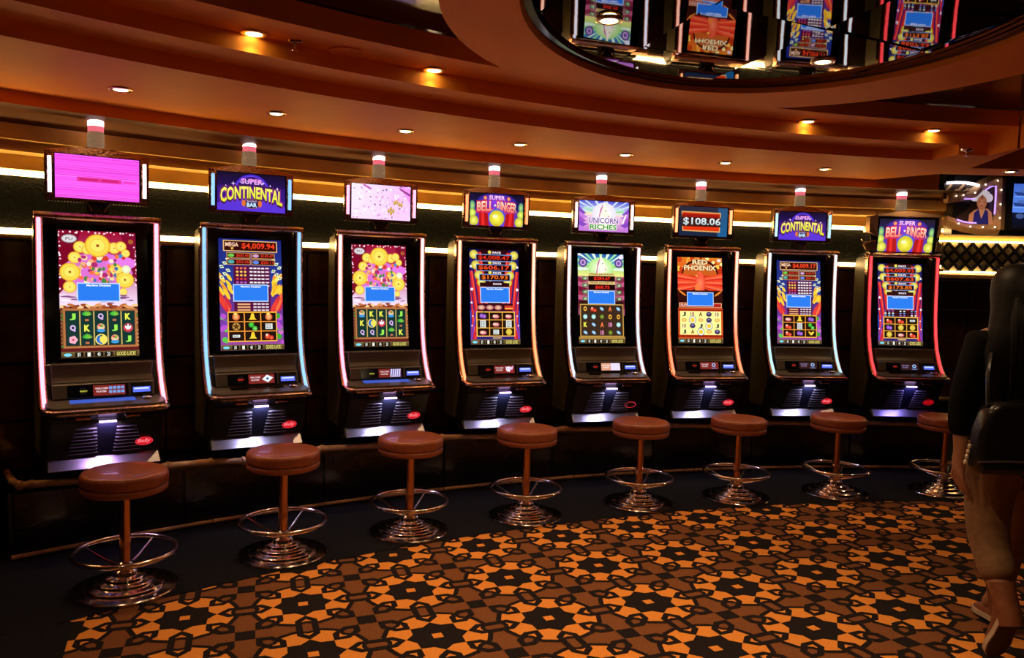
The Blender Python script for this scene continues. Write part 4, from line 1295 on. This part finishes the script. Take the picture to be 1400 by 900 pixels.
    on_deck(-.16, .13, .215, .262, -.002, .002).build('touch_strip', ml if deck_lit else M_GLASS, dk, zoff=zf)
    C_('spin', lambda: MB().lathe([(.026, .0), (.026, .006), (.022, .009), (.018, .009), (.015, .012), (.001, .013)], 18, cx=.185, cy=-.235), 'spin_button', M_CHROME, dk, zoff=zf + .788, smooth=True)
    # belly: centre column, louvre slats, LED bar, badge, glow plate
    def bel(t): return (.168 + .094 * t, .505 + .195 * t)        # (b, z) up the belly
    def belly(a0, a1, a2, a3, t0, t1, d):
        b0, z0 = bel(t0); b1, z1 = bel(t1)
        return MB().hexa([(a0, -(b0), z0), (a1, -(b0), z0), (a3, -b1, z1), (a2, -b1, z1)], [(a0, -(b0 + d), z0 - d * .4), (a1, -(b0 + d), z0 - d * .4), (a3, -(b1 + d), z1 - d * .4), (a2, -(b1 + d), z1 - d * .4)])
    door = C_('belly', lambda: belly(-.245, .245, -.25, .25, .0, .96, .003), 'belly_door', M_BODY, zoff=zf)
    C_('column', lambda: belly(-.030, .030, -.045, .045, .02, .90, .006), 'centre_column', mat('column_blueblack', (.008, .009, .022), .3), door, zoff=zf)
    for k in range(8):
        t = .08 + .095 * k
        for s in (-1, 1):
            a_in = .034 + .012 * t * 1.2; a_out = .165 - .045 * (t ** 1.5)
            def slat():
                b0, z0 = bel(t)
                aa, bb = sorted((s * a_in, s * a_out))
                return MB().hexa([(aa, -(b0 + .001), z0 + .006), (bb, -(b0 + .001), z0 + .006), (bb, -(b0 + .0155), z0 + .001), (aa, -(b0 + .0155), z0 + .001)], [(aa, -(b0 + .003), z0 + .011), (bb, -(b0 + .003), z0 + .011), (bb, -(b0 + .0160), z0 + .0045), (aa, -(b0 + .0160), z0 + .0045)])
            C_(('slat', k, s), slat, 'louvre_slat', M_SLAT, door, zoff=zf)
    C_('ledbar', lambda: MB().box(-.038, .038, -.285, -.268, .686, .694), 'led_bar', mat('led_bar_%d' % (0 if idx < 8 else 1), (1, 1, 1), .3, emit=led_col, estr=4.0), zoff=zf)
    # copper reflective feet of the deck
    for s in (-1, 1):
        C_(('lug', s), lambda: MB().box(s * .11 - .035, s * .11 + .035, -.292, -.255, .705, .722), 'deck_bracket', M_COPPER, zoff=zf, bevel=.006)
    C_('glow', lambda: MB().hexa([(-.252, -.205, .449), (.252, -.205, .449), (.252, -.218, .452), (-.252, -.218, .452)], [(-.247, -.158, .502), (.247, -.158, .502), (.247, -.170, .504), (-.247, -.170, .504)]), 'glow_plate', M_SILVER, zoff=zf, bevel=.002)
    # badge
    bb, bz = bel(.30)
    bg = MB()
    n_ = 22
    pts = lambda rx, rz_, d: [(.175 + rx * cos(2 * pi * k / n_), -(bb + .008 + d - .40 * rz_ * sin(2 * pi * k / n_) * -1), bz + rz_ * sin(2 * pi * k / n_)) for k in range(n_)]
    if badge != 'ring':
        bg.hexa(pts(.040, .021, 0), pts(.040, .021, .006)); 
        bo = bg.build('badge', M_RED if badge == 'full' else mat('badge_dark', (.25, .01, .01), .4, emit=(.35, .0, .0), estr=.5), zoff=zf, parent=e)
        v, f = text_shape('Bally', .02)
        tm = MB(); tm.add([(.175 - .030 + .060 * px + .006 * (py - .5), -(bb + .0150 + .40 * (-.013 + .026 * py)), bz - .013 + .026 * py) for px, py in v], f)
        tm.build('badge_lettering', M_REDT if badge == 'full' else M_RED, bo, zoff=zf)
    else:
        bo = None
    o1, i1 = pts(.042, .0225, .007), pts(.0385, .0195, .007)
    rm = MB(); rm.add(o1 + i1, [(k, (k + 1) % n_, n_ + (k + 1) % n_, n_ + k) for k in range(n_)])
    rm.build('badge_rim', mat('badge_rim_red', (.5, .02, .03), .4, emit=(.85, .04, .06), estr=.9) if badge != 'dim' else M_RED, bo or e, zoff=zf)
    # belly lamp
    L = bpy.data.lights.new('belly_lamp', 'AREA'); L.shape = 'RECTANGLE'; L.size = .09; L.size_y = .012; L.energy = led_pow; L.color = led_col; L.spread = math.radians(150)
    lo_ = bpy.data.objects.new('belly_lamp', L); COL.objects.link(lo_); lo_.parent = e; lo_.location = (0, -.276, .683 - ZB); lo_.rotation_euler = (math.radians(20), 0, 0)
    # upper screen
    if top[0] == 'box':
        C_('neck', lambda: MB().prism_x([(.03, 1.70), (-.03, 1.70), (-.02, 1.77), (.03, 1.77)], -.05, .05), 'neck', M_BODY, zoff=zf)
        for s in (-1, 1):
            C_(('brk', s), lambda: MB().tube([(s * .030, -.03, 1.722), (s * .040, -.036, 1.745), (s * .055, -.038, 1.764)], .005, 6), 'neck_bracket', M_CHROME, zoff=zf, smooth=True)
        def arch(hw, z0, z1, dz, n_=10):
            return [(-hw, z0), (hw, z0)] + [(hw - 2 * hw * k / n_, z1 + dz * sin(pi * k / n_)) for k in range(n_ + 1)]
        def house():
            m = MB(); p = arch(.232, 1.764, 2.005, .028)
            return m.hexa([(a, -.030, z) for a, z in p], [(a * .9, .07, z) for a, z in p])
        hs = C_('house', house, 'monitor_housing', M_BODY, zoff=zf, bevel=.004)
        def ringf():
            m = MB(); n_ = 10
            o_ = arch(.236, 1.762, 2.006, .030); i_ = [(-.195, 1.776), (.195, 1.776)] + [(.195 - .39 * k / n_, 1.995) for k in range(n_ + 1)]
            v = [(a, -.028, z) for a, z in o_] + [(a, -.044, z) for a, z in o_] + [(a, -.048, z) for a, z in i_] + [(a, -.034, z) for a, z in i_]
            q = len(o_); f = []
            for r_ in range(3):
                for k in range(q):
                    f.append((r_ * q + k, r_ * q + (k + 1) % q, (r_ + 1) * q + (k + 1) % q, (r_ + 1) * q + k))
            return m.add(v, f)
        C_('mframe', ringf, 'monitor_frame', M_COPPER, hs, zoff=zf, smooth=True, angle=30)
        C_('mglass', lambda: MB().box(-.197, .197, -.0385, -.028, 1.775, 1.996), 'monitor_glass', M_GLASS, hs, zoff=zf)
        for s in (-1, 1):
            t = MB(); t.tube([(s * .214, -.052, 1.975), (s * .214, -.054, 1.89), (s * .214, -.052, 1.80)], .0085, 8)
            t.build('neon_tube', mat('neon_top_%d' % idx, neon_top, .3, emit=neon_top, estr=neon_str), hs, smooth=True, zoff=zf)
        def beads():
            m = MB()
            for k in range(34):
                a = -.225 + .45 * k / 33
                if abs(a) < .05: continue
                m.box(a - .0035, a + .0035, -.048, -.040, 1.757, 1.764)
            return m
        tag(C_('beads', beads, 'rim_beads', M_CHROME, hs, zoff=zf), kind='stuff')
        top[1].mesh(place_top).build('screen_picture', art_mat(), hs)
    else:
        def house8():
            p = [(-.262, 1.70), (.262, 1.70), (.262, 1.80), (.285, 1.86), (.262, 1.98), (.15, 2.012), (0, 2.022), (-.15, 2.012), (-.262, 1.98), (-.285, 1.86), (-.262, 1.80)]
            m = MB(); return m.hexa([(a, -.05 - (.03 if z > 1.9 else 0), z) for a, z in p], [(a * .9, .10, z) for a, z in p])
        hs = house8().build('monitor_housing', M_BODY, e, zoff=zf, bevel=.004)
        for s in (-1, 1):
            w = MB(); w.hexa([(s * .235, -.07, 1.715), (s * .300, -.03, 1.72), (s * .325, -.02, 1.78), (s * .240, -.075, 1.80)], [(s * .235, -.085, 1.715), (s * .292, -.055, 1.72), (s * .312, -.045, 1.775), (s * .240, -.090, 1.80)]); w.build('wing_lower', mat('bronze_dark', (.36, .22, .12), .28, metal=.9), hs, zoff=zf, bevel=.006)
            w = MB(); w.hexa([(s * .235, -.075, 1.82), (s * .300, -.02, 1.86), (s * .300, -.02, 1.985), (s * .240, -.085, 1.985)], [(s * .235, -.095, 1.82), (s * .285, -.06, 1.86), (s * .285, -.06, 1.975), (s * .240, -.105, 1.985)]); w.build('wing_upper', MATS['bronze_dark'], hs, zoff=zf, bevel=.006)
            t = MB(); t.tube([(s * .318, -.03, 1.715), (s * .325, -.03, 1.76), (s * .316, -.03, 1.79), (s * .330, -.03, 1.80)], .005, 6); t.build('wing_edge', M_CHROME, hs, zoff=zf, smooth=True)
        t = MB(); t.hexa([(-.262, -.085, 1.975), (.262, -.085, 1.975), (.25, -.085, 2.0), (0, -.085, 2.03), (-.25, -.085, 2.0)], [(-.262, -.11, 1.975), (.262, -.11, 1.975), (.25, -.11, 2.0), (0, -.11, 2.03), (-.25, -.11, 2.0)]); t.build('crown', MATS['bronze_dark'], hs, zoff=zf, bevel=.005)
        t = MB(); t.hexa([(-.23, -.04, 1.70), (.23, -.04, 1.70), (.23, -.07, 1.975), (-.23, -.07, 1.975)], [(-.23, -.054, 1.70), (.23, -.054, 1.70), (.23, -.086, 1.975), (-.23, -.086, 1.975)]); t.build('monitor_glass', M_GLASS, hs, zoff=zf)
        top[1].mesh(place_top8).build('screen_picture', art_mat(), hs)
    # candle light on top
    cb_ = C_('cbase', lambda: MB().lathe([(.041, 2.02), (.042, 2.04), (.039, 2.044), (.042, 2.056), (.039, 2.062), (.042, 2.074), (.039, 2.080), (.042, 2.092), (.039, 2.098), (.042, 2.110), (.038, 2.116), (.036, 2.124)], 20, cy=.024), 'candle_base', M_CANG, zoff=zf, smooth=True)
    C_('cpink', lambda: MB().lathe([(.037, 2.122), (.037, 2.150)], 20, cy=.024), 'candle_lower_lens', M_CANP, cb_, zoff=zf, smooth=True)
    C_('cwht', lambda: MB().lathe([(.038, 2.152), (.038, 2.178), (.034, 2.183), (.004, 2.184), (.004, 2.190), (.001, 2.191)], 20, cy=.024), 'candle_upper_lens', M_CANW, cb_, zoff=zf, smooth=True)
    return e

MACH = [[-2.1221, 4.0877, 0.6209], [-1.5263, 4.6388, 0.5536], [-0.8521, 5.0562, 0.4776], [-0.1368, 5.4157, 0.3897], [0.6197, 5.7427, 0.2977], [1.3851, 5.9856, 0.2015], [2.1936, 6.1874, 0.1284], [3.0163, 6.276, 0.0503]]
PINK, LBLUE, ORNG, ICE, REDO, CYAN, RED = (1.0, .46, .80), (.22, .50, 1.0), (1.0, .38, .16), (.50, .66, 1.0), (1.0, .28, .14), (.42, .80, 1.0), (1.0, .07, .09)
VW, BW = (.74, .46, 1.0), (.66, .64, 1.0)
SPEC = [
 (PINK, 1.7, (1, .86, .95), pic_coins(0), ('box', top_static()), 'leftmost slot machine with a plain pink glitching top screen and pink neon', True, VW, 'keys', 'full'),
 (LBLUE, 1.5, LBLUE, pic_continental('4,009.94', 0), ('box', top_continental()), 'slot machine with purple title screen and blue neon, second from the left end', False, BW, 'card', 'full'),
 (PINK, 1.6, PINK, pic_coins(1), ('box', top_sakura()), 'slot machine with pale pink blossom top screen above gold coins', True, BW, 'hatch', 'full'),
 (ORNG, 1.5, ORNG, pic_bell(('4,008.47', '606.17', '170.93'), 0), ('box', top_bell()), 'slot machine with orange neon and a yellow bell title screen', False, BW, 'bird', 'full'),
 (ICE, 1.5, (1, .92, .95), pic_unicorn(), ('box', top_unicorn()), 'slot machine with a white unicorn on both screens', False, BW, 'white', 'ring'),
 (REDO, 1.5, (1, .5, .22), pic_phoenix(), ('box', top_amount()), 'slot machine showing a red phoenix under a 108.06 dollar top screen', False, BW, 'off2', 'full'),
 (CYAN, 1.3, CYAN, pic_continental('4,009.17', 1), ('box', top_continental()), 'slot machine with purple title screen and pale cyan neon, near the right end', False, BW, 'off', 'full'),
 (RED, 1.3, RED, pic_bell(('4,009.93', '607.63', '173.85'), 1), ('crown', top_bell()), 'rightmost slot machine with red neon and a broad bronze-winged top screen', False, (.35, .28, 1.0), 'off', 'dim'),
]
for i, ((x, y, a), sp_) in enumerate(zip(MACH, SPEC)):
    neon, ns, nt_, main, top, label, dl, lc, disp, badge = sp_
    slot_machine(i + 1, x, y, a, neon, ns, nt_, main, top, label, dl, lc, 0.46 if i < 7 else .35, disp, badge)

# ------------------------------------------------------------------ stools
STOOL = [[-1.7081, 3.5068], [-1.1397, 3.9928], [-0.5486, 4.409], [0.1082, 4.7498], [0.8459, 5.0883], [1.532, 5.2915], [2.27, 5.4711], [3.0703, 5.5728]]
SLAB = ['round brown stool before the machine with the pink static screen', 'round brown stool before the blue-neon machine second from left', 'round brown stool before the machine with the blossom top screen', 'round brown stool before the orange-neon bell machine', 'round brown stool before the unicorn machine', 'round brown stool before the red phoenix machine', 'round brown stool before the cyan-neon machine near the right end', 'round brown stool before the red-neon machine, partly hidden by the person']
def stool_parts(e):
    seat = MB().lathe([(.02, .484), (.176, .484), (.181, .490), (.182, .500), (.182, .518), (.180, .530), (.174, .538), (.168, .541), (.164, .5405), (.14, .5445), (.08, .547), (.001, .548)], 40).build('seat_cushion', M_LEATHER, e, smooth=True, angle=60)
    MB().lathe([(.02, .452), (.172, .452), (.178, .456), (.180, .466), (.180, .476), (.176, .4825), (.02, .4835)], 40).build('seat_band', M_LEATHER, seat, smooth=True, angle=60)
    MB().lathe([(.026, .09), (.024, .10), (.024, .44), (.05, .45), (.05, .453)], 20, caps=False).build('pole', M_POLE, e, smooth=True)
    b = MB().lathe([(.2226, .0038), (.2226, .011), (.219, .016), (.170, .020), (.166, .030), (.162, .033), (.128, .038), (.124, .047), (.120, .050), (.090, .054), (.086, .064), (.082, .067), (.056, .072), (.052, .088), (.046, .094), (.030, .100), (.027, .118), (.024, .12)], 48).build('base', M_STOOL, e, smooth=True, angle=25)
    n_ = 48
    MB().tube([(.2136 * cos(2 * pi * k / n_), .2136 * sin(2 * pi * k / n_), .176) for k in range(n_)], .0112, 10, closed=True).build('foot_ring', M_STOOL, e, smooth=True)
    MB().lathe([(.027, .095), (.036, .10), (.036, .125), (.027, .13)], 20, caps=False).build('collar', M_STOOL, e, smooth=True)
    for k in range(4):
        t = pi / 4 + pi / 2 * k
        MB().tube([(.205 * cos(t), .205 * sin(t), .172), (.10 * cos(t), .10 * sin(t), .125), (.032 * cos(t), .032 * sin(t), .105)], .0052, 6).build('spoke', M_STOOL, e, smooth=True)
def copy_tree(src, parent=None):
    c = src.copy(); COL.objects.link(c); c.parent = parent
    for ch in list(src.children):
        copy_tree(ch, c)
    return c
st0 = None
for (x, y), lb, (mx_, my_, ma_) in zip(STOOL, SLAB, MACH):
    if st0 is None:
        st0 = empty('bar_stool', (x, y, 0), ma_); stool_parts(st0); e = st0
    else:
        e = copy_tree(st0); e.location = (x, y, 0); e.rotation_euler = (0, 0, ma_)
    tag(e, lb, 'stool', 'stools in front of the slot machines')

# ------------------------------------------------------------------ person walking away on the right
def skin_obj(name, pts, edges, rad, material, parent, off, sub=2, root=0):
    me = bpy.data.meshes.new(name)
    me.from_pydata([tuple(Vector(p) - off) for p in pts], edges, [])
    o = bpy.data.objects.new(name, me); COL.objects.link(o)
    o.modifiers.new('skin', 'SKIN')
    sd = o.modifiers.new('sub', 'SUBSURF'); sd.levels = sub; sd.render_levels = sub
    for i, r in enumerate(rad):
        v = me.skin_vertices[0].data[i]
        v.radius = r if isinstance(r, tuple) else (r, r)
        v.use_root = (i == root)
    dg = bpy.context.evaluated_depsgraph_get()
    nm = bpy.data.meshes.new_from_object(o.evaluated_get(dg))
    bpy.data.objects.remove(o)
    nm.materials.clear(); nm.materials.append(material)
    nm.polygons.foreach_set('use_smooth', [True] * len(nm.polygons))
    o = bpy.data.objects.new(name, nm); COL.objects.link(o)
    o.parent = parent
    return o
M_SKIN = mat('skin', (0.42, 0.20, 0.12), 0.5, noise=0.06, nscale=30)
M_HAIR = mat('dark_hair', (0.006, 0.004, 0.0035), 0.5, noise=0.3, nscale=50, spec=0.2)
M_JACKET = mat('black_jacket', (0.004, 0.0035, 0.004), 0.85, noise=0.2, nscale=25, bump=0.15, spec=0.12)
M_TROUSER = mat('khaki_trousers', (0.24, 0.13, 0.065), 0.8, noise=0.14, nscale=35, bump=0.25)
M_SHOE = mat('brown_shoe', (0.22, 0.075, 0.035), 0.5, noise=0.2, nscale=40)
M_SOLE = mat('pale_sole', (0.55, 0.42, 0.32), 0.7, noise=0.1, nscale=40)
M_SOLED = mat('dark_sole', (0.09, 0.055, 0.035), 0.8, noise=0.3, nscale=60)
M_BAG = mat('black_bag_leather', (0.012, 0.011, 0.011), 0.27, bump=0.15, nscale=60, coat=0.2)
M_SCARF = mat('tan_scarf', (0.42, 0.20, 0.085), 0.8, noise=0.3, nscale=30, bump=0.3)
po = Vector((2.0, 3.13, 0))
per = empty('person', tuple(po)); tag(per, 'person with long dark hair, black jacket and khaki trousers walking away', 'person')
bp_, be, brd = [], [], []
def bv(p, r, par=None):
    bp_.append(p); brd.append(r)
    if par is not None: be.append((par, len(bp_) - 1))
    return len(bp_) - 1
pel = bv((2.0, 3.13, .80), (.135, .10)); wa = bv((2.0, 3.13, .96), (.115, .09), pel); chs = bv((2.0, 3.14, 1.14), (.13, .10), wa); uc = bv((2.0, 3.13, 1.24), (.10, .08), chs)
nk = bv((2.0, 3.14, 1.31), .045, uc); hd0 = bv((2.0, 3.155, 1.37), .062, nk); hd1 = bv((2.0, 3.165, 1.43), (.074, .085), hd0); hd2 = bv((2.0, 3.155, 1.49), (.062, .07), hd1); bv((2.0, 3.15, 1.515), (.03, .03), hd2)
for sx in (-1, 1):
    sh = bv((2.0 + sx * .165, 3.13, 1.245), .052, uc)
    el = bv((2.0 + sx * .225, 3.10 - .02 * sx, 1.02), .040, sh)
    wr_ = bv((2.0 + sx * .235, 3.15 + .06 * sx, .82), .027, el)
    pa = bv((2.0 + sx * .235, 3.165 + .07 * sx, .765), (.030, .018), wr_)
    for q, ln in enumerate((.070, .080, .074, .058)):
        f1 = bv((2.0 + sx * .235, 3.140 + .022 * q + .07 * sx, .715), .0095, pa)
        f2 = bv((2.0 + sx * .222, 3.138 + .022 * q + .07 * sx, .715 - ln * .5), .0085, f1)
        bv((2.0 + sx * .205, 3.138 + .022 * q + .07 * sx, .715 - ln * .92), .007, f2)
    t1 = bv((2.0 + sx * .215, 3.205 + .07 * sx, .745), .011, pa); bv((2.0 + sx * .200, 3.222 + .07 * sx, .712), .009, t1)
LH = bv((1.905, 3.12, .77), .095, pel); LK = bv((1.897, 3.115, .46), .058, LH); LA = bv((1.898, 2.955, .25), .036, LK); bv((1.900, 2.945, .19), .034, LA)
RH = bv((2.095, 3.14, .77), .095, pel); RK = bv((2.115, 3.30, .45), .058, RH); RA = bv((2.12, 3.38, .12), .036, RK); bv((2.12, 3.43, .06), .034, RA)
skin_obj('body', bp_, be, brd, M_SKIN, per, po)
# face (turned away from the camera)
s = MB(); s.lathe([(.001, -.012), (.009, -.008), (.012, .004), (.008, .018), (.001, .026)], 10, cx=0, cy=.120); s.build('nose', M_SKIN, per, smooth=True, zoff=1.425)
for sx in (-1, 1):
    s = MB(); s.lathe([(.001, -.008), (.008, -.005), (.010, 0), (.008, .005), (.001, .008)], 10, cx=sx * .030, cy=.108); s.build('eye', mat('eye', (.5, .45, .42), .2), per, smooth=True, zoff=1.45)
    s = MB(); s.lathe([(.001, -.025), (.008, -.018), (.011, 0), (.009, .018), (.001, .026)], 8, cx=sx * .083, cy=.03); s.build('ear', M_SKIN, per, smooth=True, zoff=1.44)
s = MB(); s.tube([(-.022, .104, 1.392), (-.008, .112, 1.394), (.008, .112, 1.394), (.022, .104, 1.392)], .006, 6); s.build('mouth', mat('lips', (.35, .09, .07), .4), per, smooth=True)
# trousers
tp = [(2.0, 3.13, .84), (1.915, 3.12, .76), (1.90, 3.115, .60), (1.897, 3.100, .48), (1.898, 3.045, .39), (1.898, 2.995, .318), (2.095, 3.14, .76), (2.105, 3.23, .60), (2.115, 3.29, .46), (2.12, 3.34, .30), (2.12, 3.375, .16)]
skin_obj('trousers', tp, [(0, 1), (1, 2), (2, 3), (3, 4), (4, 5), (0, 6), (6, 7), (7, 8), (8, 9), (9, 10)], [(.14, .11), .108, .092, .078, .072, .066, .108, .092, .078, .072, .066], M_TROUSER, per, po)
# jacket
jp = [(2.0, 3.13, .78), (2.0, 3.13, .96), (2.0, 3.135, 1.14), (2.0, 3.125, 1.25), (1.84, 3.125, 1.235), (1.772, 3.10, 1.02), (1.765, 3.10, .86), (2.16, 3.13, 1.235), (2.228, 3.09, 1.02), (2.235, 3.20, .86)]
skin_obj('jacket', jp, [(0, 1), (1, 2), (2, 3), (3, 4), (4, 5), (5, 6), (3, 7), (7, 8), (8, 9)], [(.185, .145), (.16, .125), (.165, .13), (.125, .10), .070, .058, .048, .070, .058, .048], M_JACKET, per, po)
# hair
HR = [(1.552, 2.0, 3.14, .015, .015), (1.545, 2.0, 3.138, .055, .055), (1.525, 2.0, 3.135, .090, .092), (1.485, 2.0, 3.13, .115, .112), (1.43, 1.998, 3.12, .124, .112), (1.37, 1.995, 3.10, .130, .100), (1.30, 1.985, 3.075, .142, .085), (1.22, 1.97, 3.05, .155, .070), (1.13, 1.96, 3.04, .150, .060), (1.05, 1.952, 3.04, .120, .045), (1.0, 1.95, 3.04, .07, .025)]
s_ = MB(); v_ = []
for z_, x_, y_, rx_, ry_ in HR:
    for k in range(24):
        a = 2 * pi * k / 24
        w = 1 + .05 * sin(5 * a + z_ * 9) * (1.55 - z_)
        v_.append((x_ + rx_ * w * cos(a) - po.x, y_ + ry_ * w * sin(a) - po.y, z_))
s_.add(v_, [(i_ * 24 + k, i_ * 24 + (k + 1) % 24, (i_ + 1) * 24 + (k + 1) % 24, (i_ + 1) * 24 + k) for i_ in range(len(HR) - 1) for k in range(24)] + [tuple(range(24)), tuple((len(HR) - 1) * 24 + k for k in range(24))])
s_.build('hair', M_HAIR, per, smooth=True, angle=70)
rh = random.Random(12)
for k in range(26):
    t = k / 25
    x0 = 1.90 + .20 * t
    pts_ = [(2.0 + (x0 - 2.0) * .75, 3.055, 1.44), (x0 - .01, 3.005, 1.33), (x0 - .03 + .02 * rh.random(), 2.975, 1.20), (x0 - .045 + .03 * rh.random(), 2.972, 1.09), (x0 - .05 + .03 * rh.random(), 2.985, 1.02 - .06 * rh.random())]
    s = MB(); s.tube([Vector(p) - po for p in pts_], [.010, .014, .014, .010, .003], 6); s.build('hair_lock', M_HAIR, per, smooth=True)
# scarf
s = MB(); s.tube([Vector((2.0 + .105 * cos(2 * pi * k / 18), 3.125 + .085 * sin(2 * pi * k / 18), 1.275 + .018 * cos(2 * pi * k / 18))) - po for k in range(18)], .036, 8, closed=True); s.build('scarf', M_SCARF, per, smooth=True)
s = MB(); s.tube([Vector(p) - po for p in ((2.10, 3.06, 1.27), (2.095, 2.985, 1.20), (2.075, 2.965, 1.12), (2.07, 2.97, 1.04))], [.036, .042, .040, .03], 8); s.build('scarf_end', M_SCARF, per, smooth=True)
# shoes
def shoe(toe, pitch, mirror):
    sec = [(.245, .026, .070), (.225, .034, .105), (.185, .036, .100), (.13, .036, .072), (.075, .043, .055), (.03, .038, .043), (.002, .020, .028)]
    R = Matrix.Rotation(-pitch, 3, 'X')
    T = lambda p: R @ Vector(p) + Vector(toe) - po
    up_ = MB(); v = []; n_ = 10
    for d, w, h in sec:
        for k in range(n_):
            a = pi * k / (n_ - 1)
            v.append(T((w * cos(a), -d, .016 + (h - .016) * sin(a) ** .7)))
    f = [(i * n_ + k, i * n_ + (k + 1) % n_, (i + 1) * n_ + (k + 1) % n_, (i + 1) * n_ + k) for i in range(len(sec) - 1) for k in range(n_)]
    f += [tuple(range(n_)), tuple((len(sec) - 1) * n_ + k for k in range(n_))]
    up_.add(v, f); sh_ = up_.build('shoe', M_SHOE, per, smooth=True, angle=60)
    ol = [(w + .004, -d) for d, w, h in sec] + [(-w - .004, -d) for d, w, h in sec[::-1]]
    m = MB(); m.hexa([T((x_, y_, .003)) for x_, y_ in ol], [T((x_, y_, .024)) for x_, y_ in ol]); m.build('sole_rim', M_SOLE, sh_)
    ol2 = [(x_ * .90, y_ * .985 - .002) for x_, y_ in ol]
    m = MB(); m.hexa([T((x_, y_, .0)) for x_, y_ in ol2], [T((x_, y_, .004)) for x_, y_ in ol2]); m.build('outsole', M_SOLED, sh_)
for pts_ in ([(1.905, 2.925, .185), (1.902, 2.945, .235), (1.899, 2.975, .29), (1.898, 2.99, .33)], [(2.122, 3.335, .06), (2.121, 3.34, .10), (2.12, 3.36, .15), (2.12, 3.372, .19)]):
    s = MB(); s.tube([Vector(p) - po for p in pts_], [.040, .043, .044, .045], 14); s.build('boot_shaft', M_SHOE, per, smooth=True)
shoe((1.912, 3.035, .012), math.radians(62), 1)
shoe((2.13, 3.52, .005), math.radians(3), -1)
# handbag slung behind her
bo_ = Vector((1.885, 2.945, .76))
bag = empty('handbag', tuple(bo_)); tag(bag, 'black leather handbag hanging behind the person at hip height', 'bag')
m = MB()
pr2 = [(-.15, .0), (.15, .0), (.162, .03), (.158, .16), (.13, .245), (.08, .27), (-.08, .27), (-.125, .245), (-.152, .16), (-.158, .03)]
m.hexa([(x_, .045, z_) for x_, z_ in pr2], [(x_, -.04, z_) for x_, z_ in pr2]); bb_ = m.build('bag_body', M_BAG, bag, bevel=.022, smooth=True, angle=60)
s = MB(); s.tube([(-.16, -.043, .05), (-.08, -.047, .055), (.08, -.047, .055), (.162, -.043, .05)], .004, 6); s.build('piping', mat('bag_piping', (.10, .085, .075), .3), bb_, smooth=True)
s = MB(); s.tube([(-.12, -.005, .262), (0, -.005, .276), (.12, -.005, .262)], .005, 6); s.build('zip', M_STEEL, bb_, smooth=True)
s = MB(); s.tube([(-.11, .0, .25), (-.10, .03, .36), (-.05, .10, .46), (-.02, .17, .535), (.02, .22, .52)], .009, 6); s.build('strap', M_BAG, bag, smooth=True)
s = MB(); s.tube([(.12, .0, .25), (.11, .01, .36), (.06, .05, .47), (.0, .14, .545)], .009, 6); s.build('strap', M_BAG, bag, smooth=True)
for k in range(4):
    s = MB(); s.lathe([(.001, -.010), (.006, -.006), (.007, 0), (.006, .006), (.001, .010)], 8, cx=-.170 - .004 * k, cy=.0); s.build('charm_bead', mat('pale_bead', (.75, .62, .48), .25), bag, smooth=True, zoff=.10 - .02 * k)
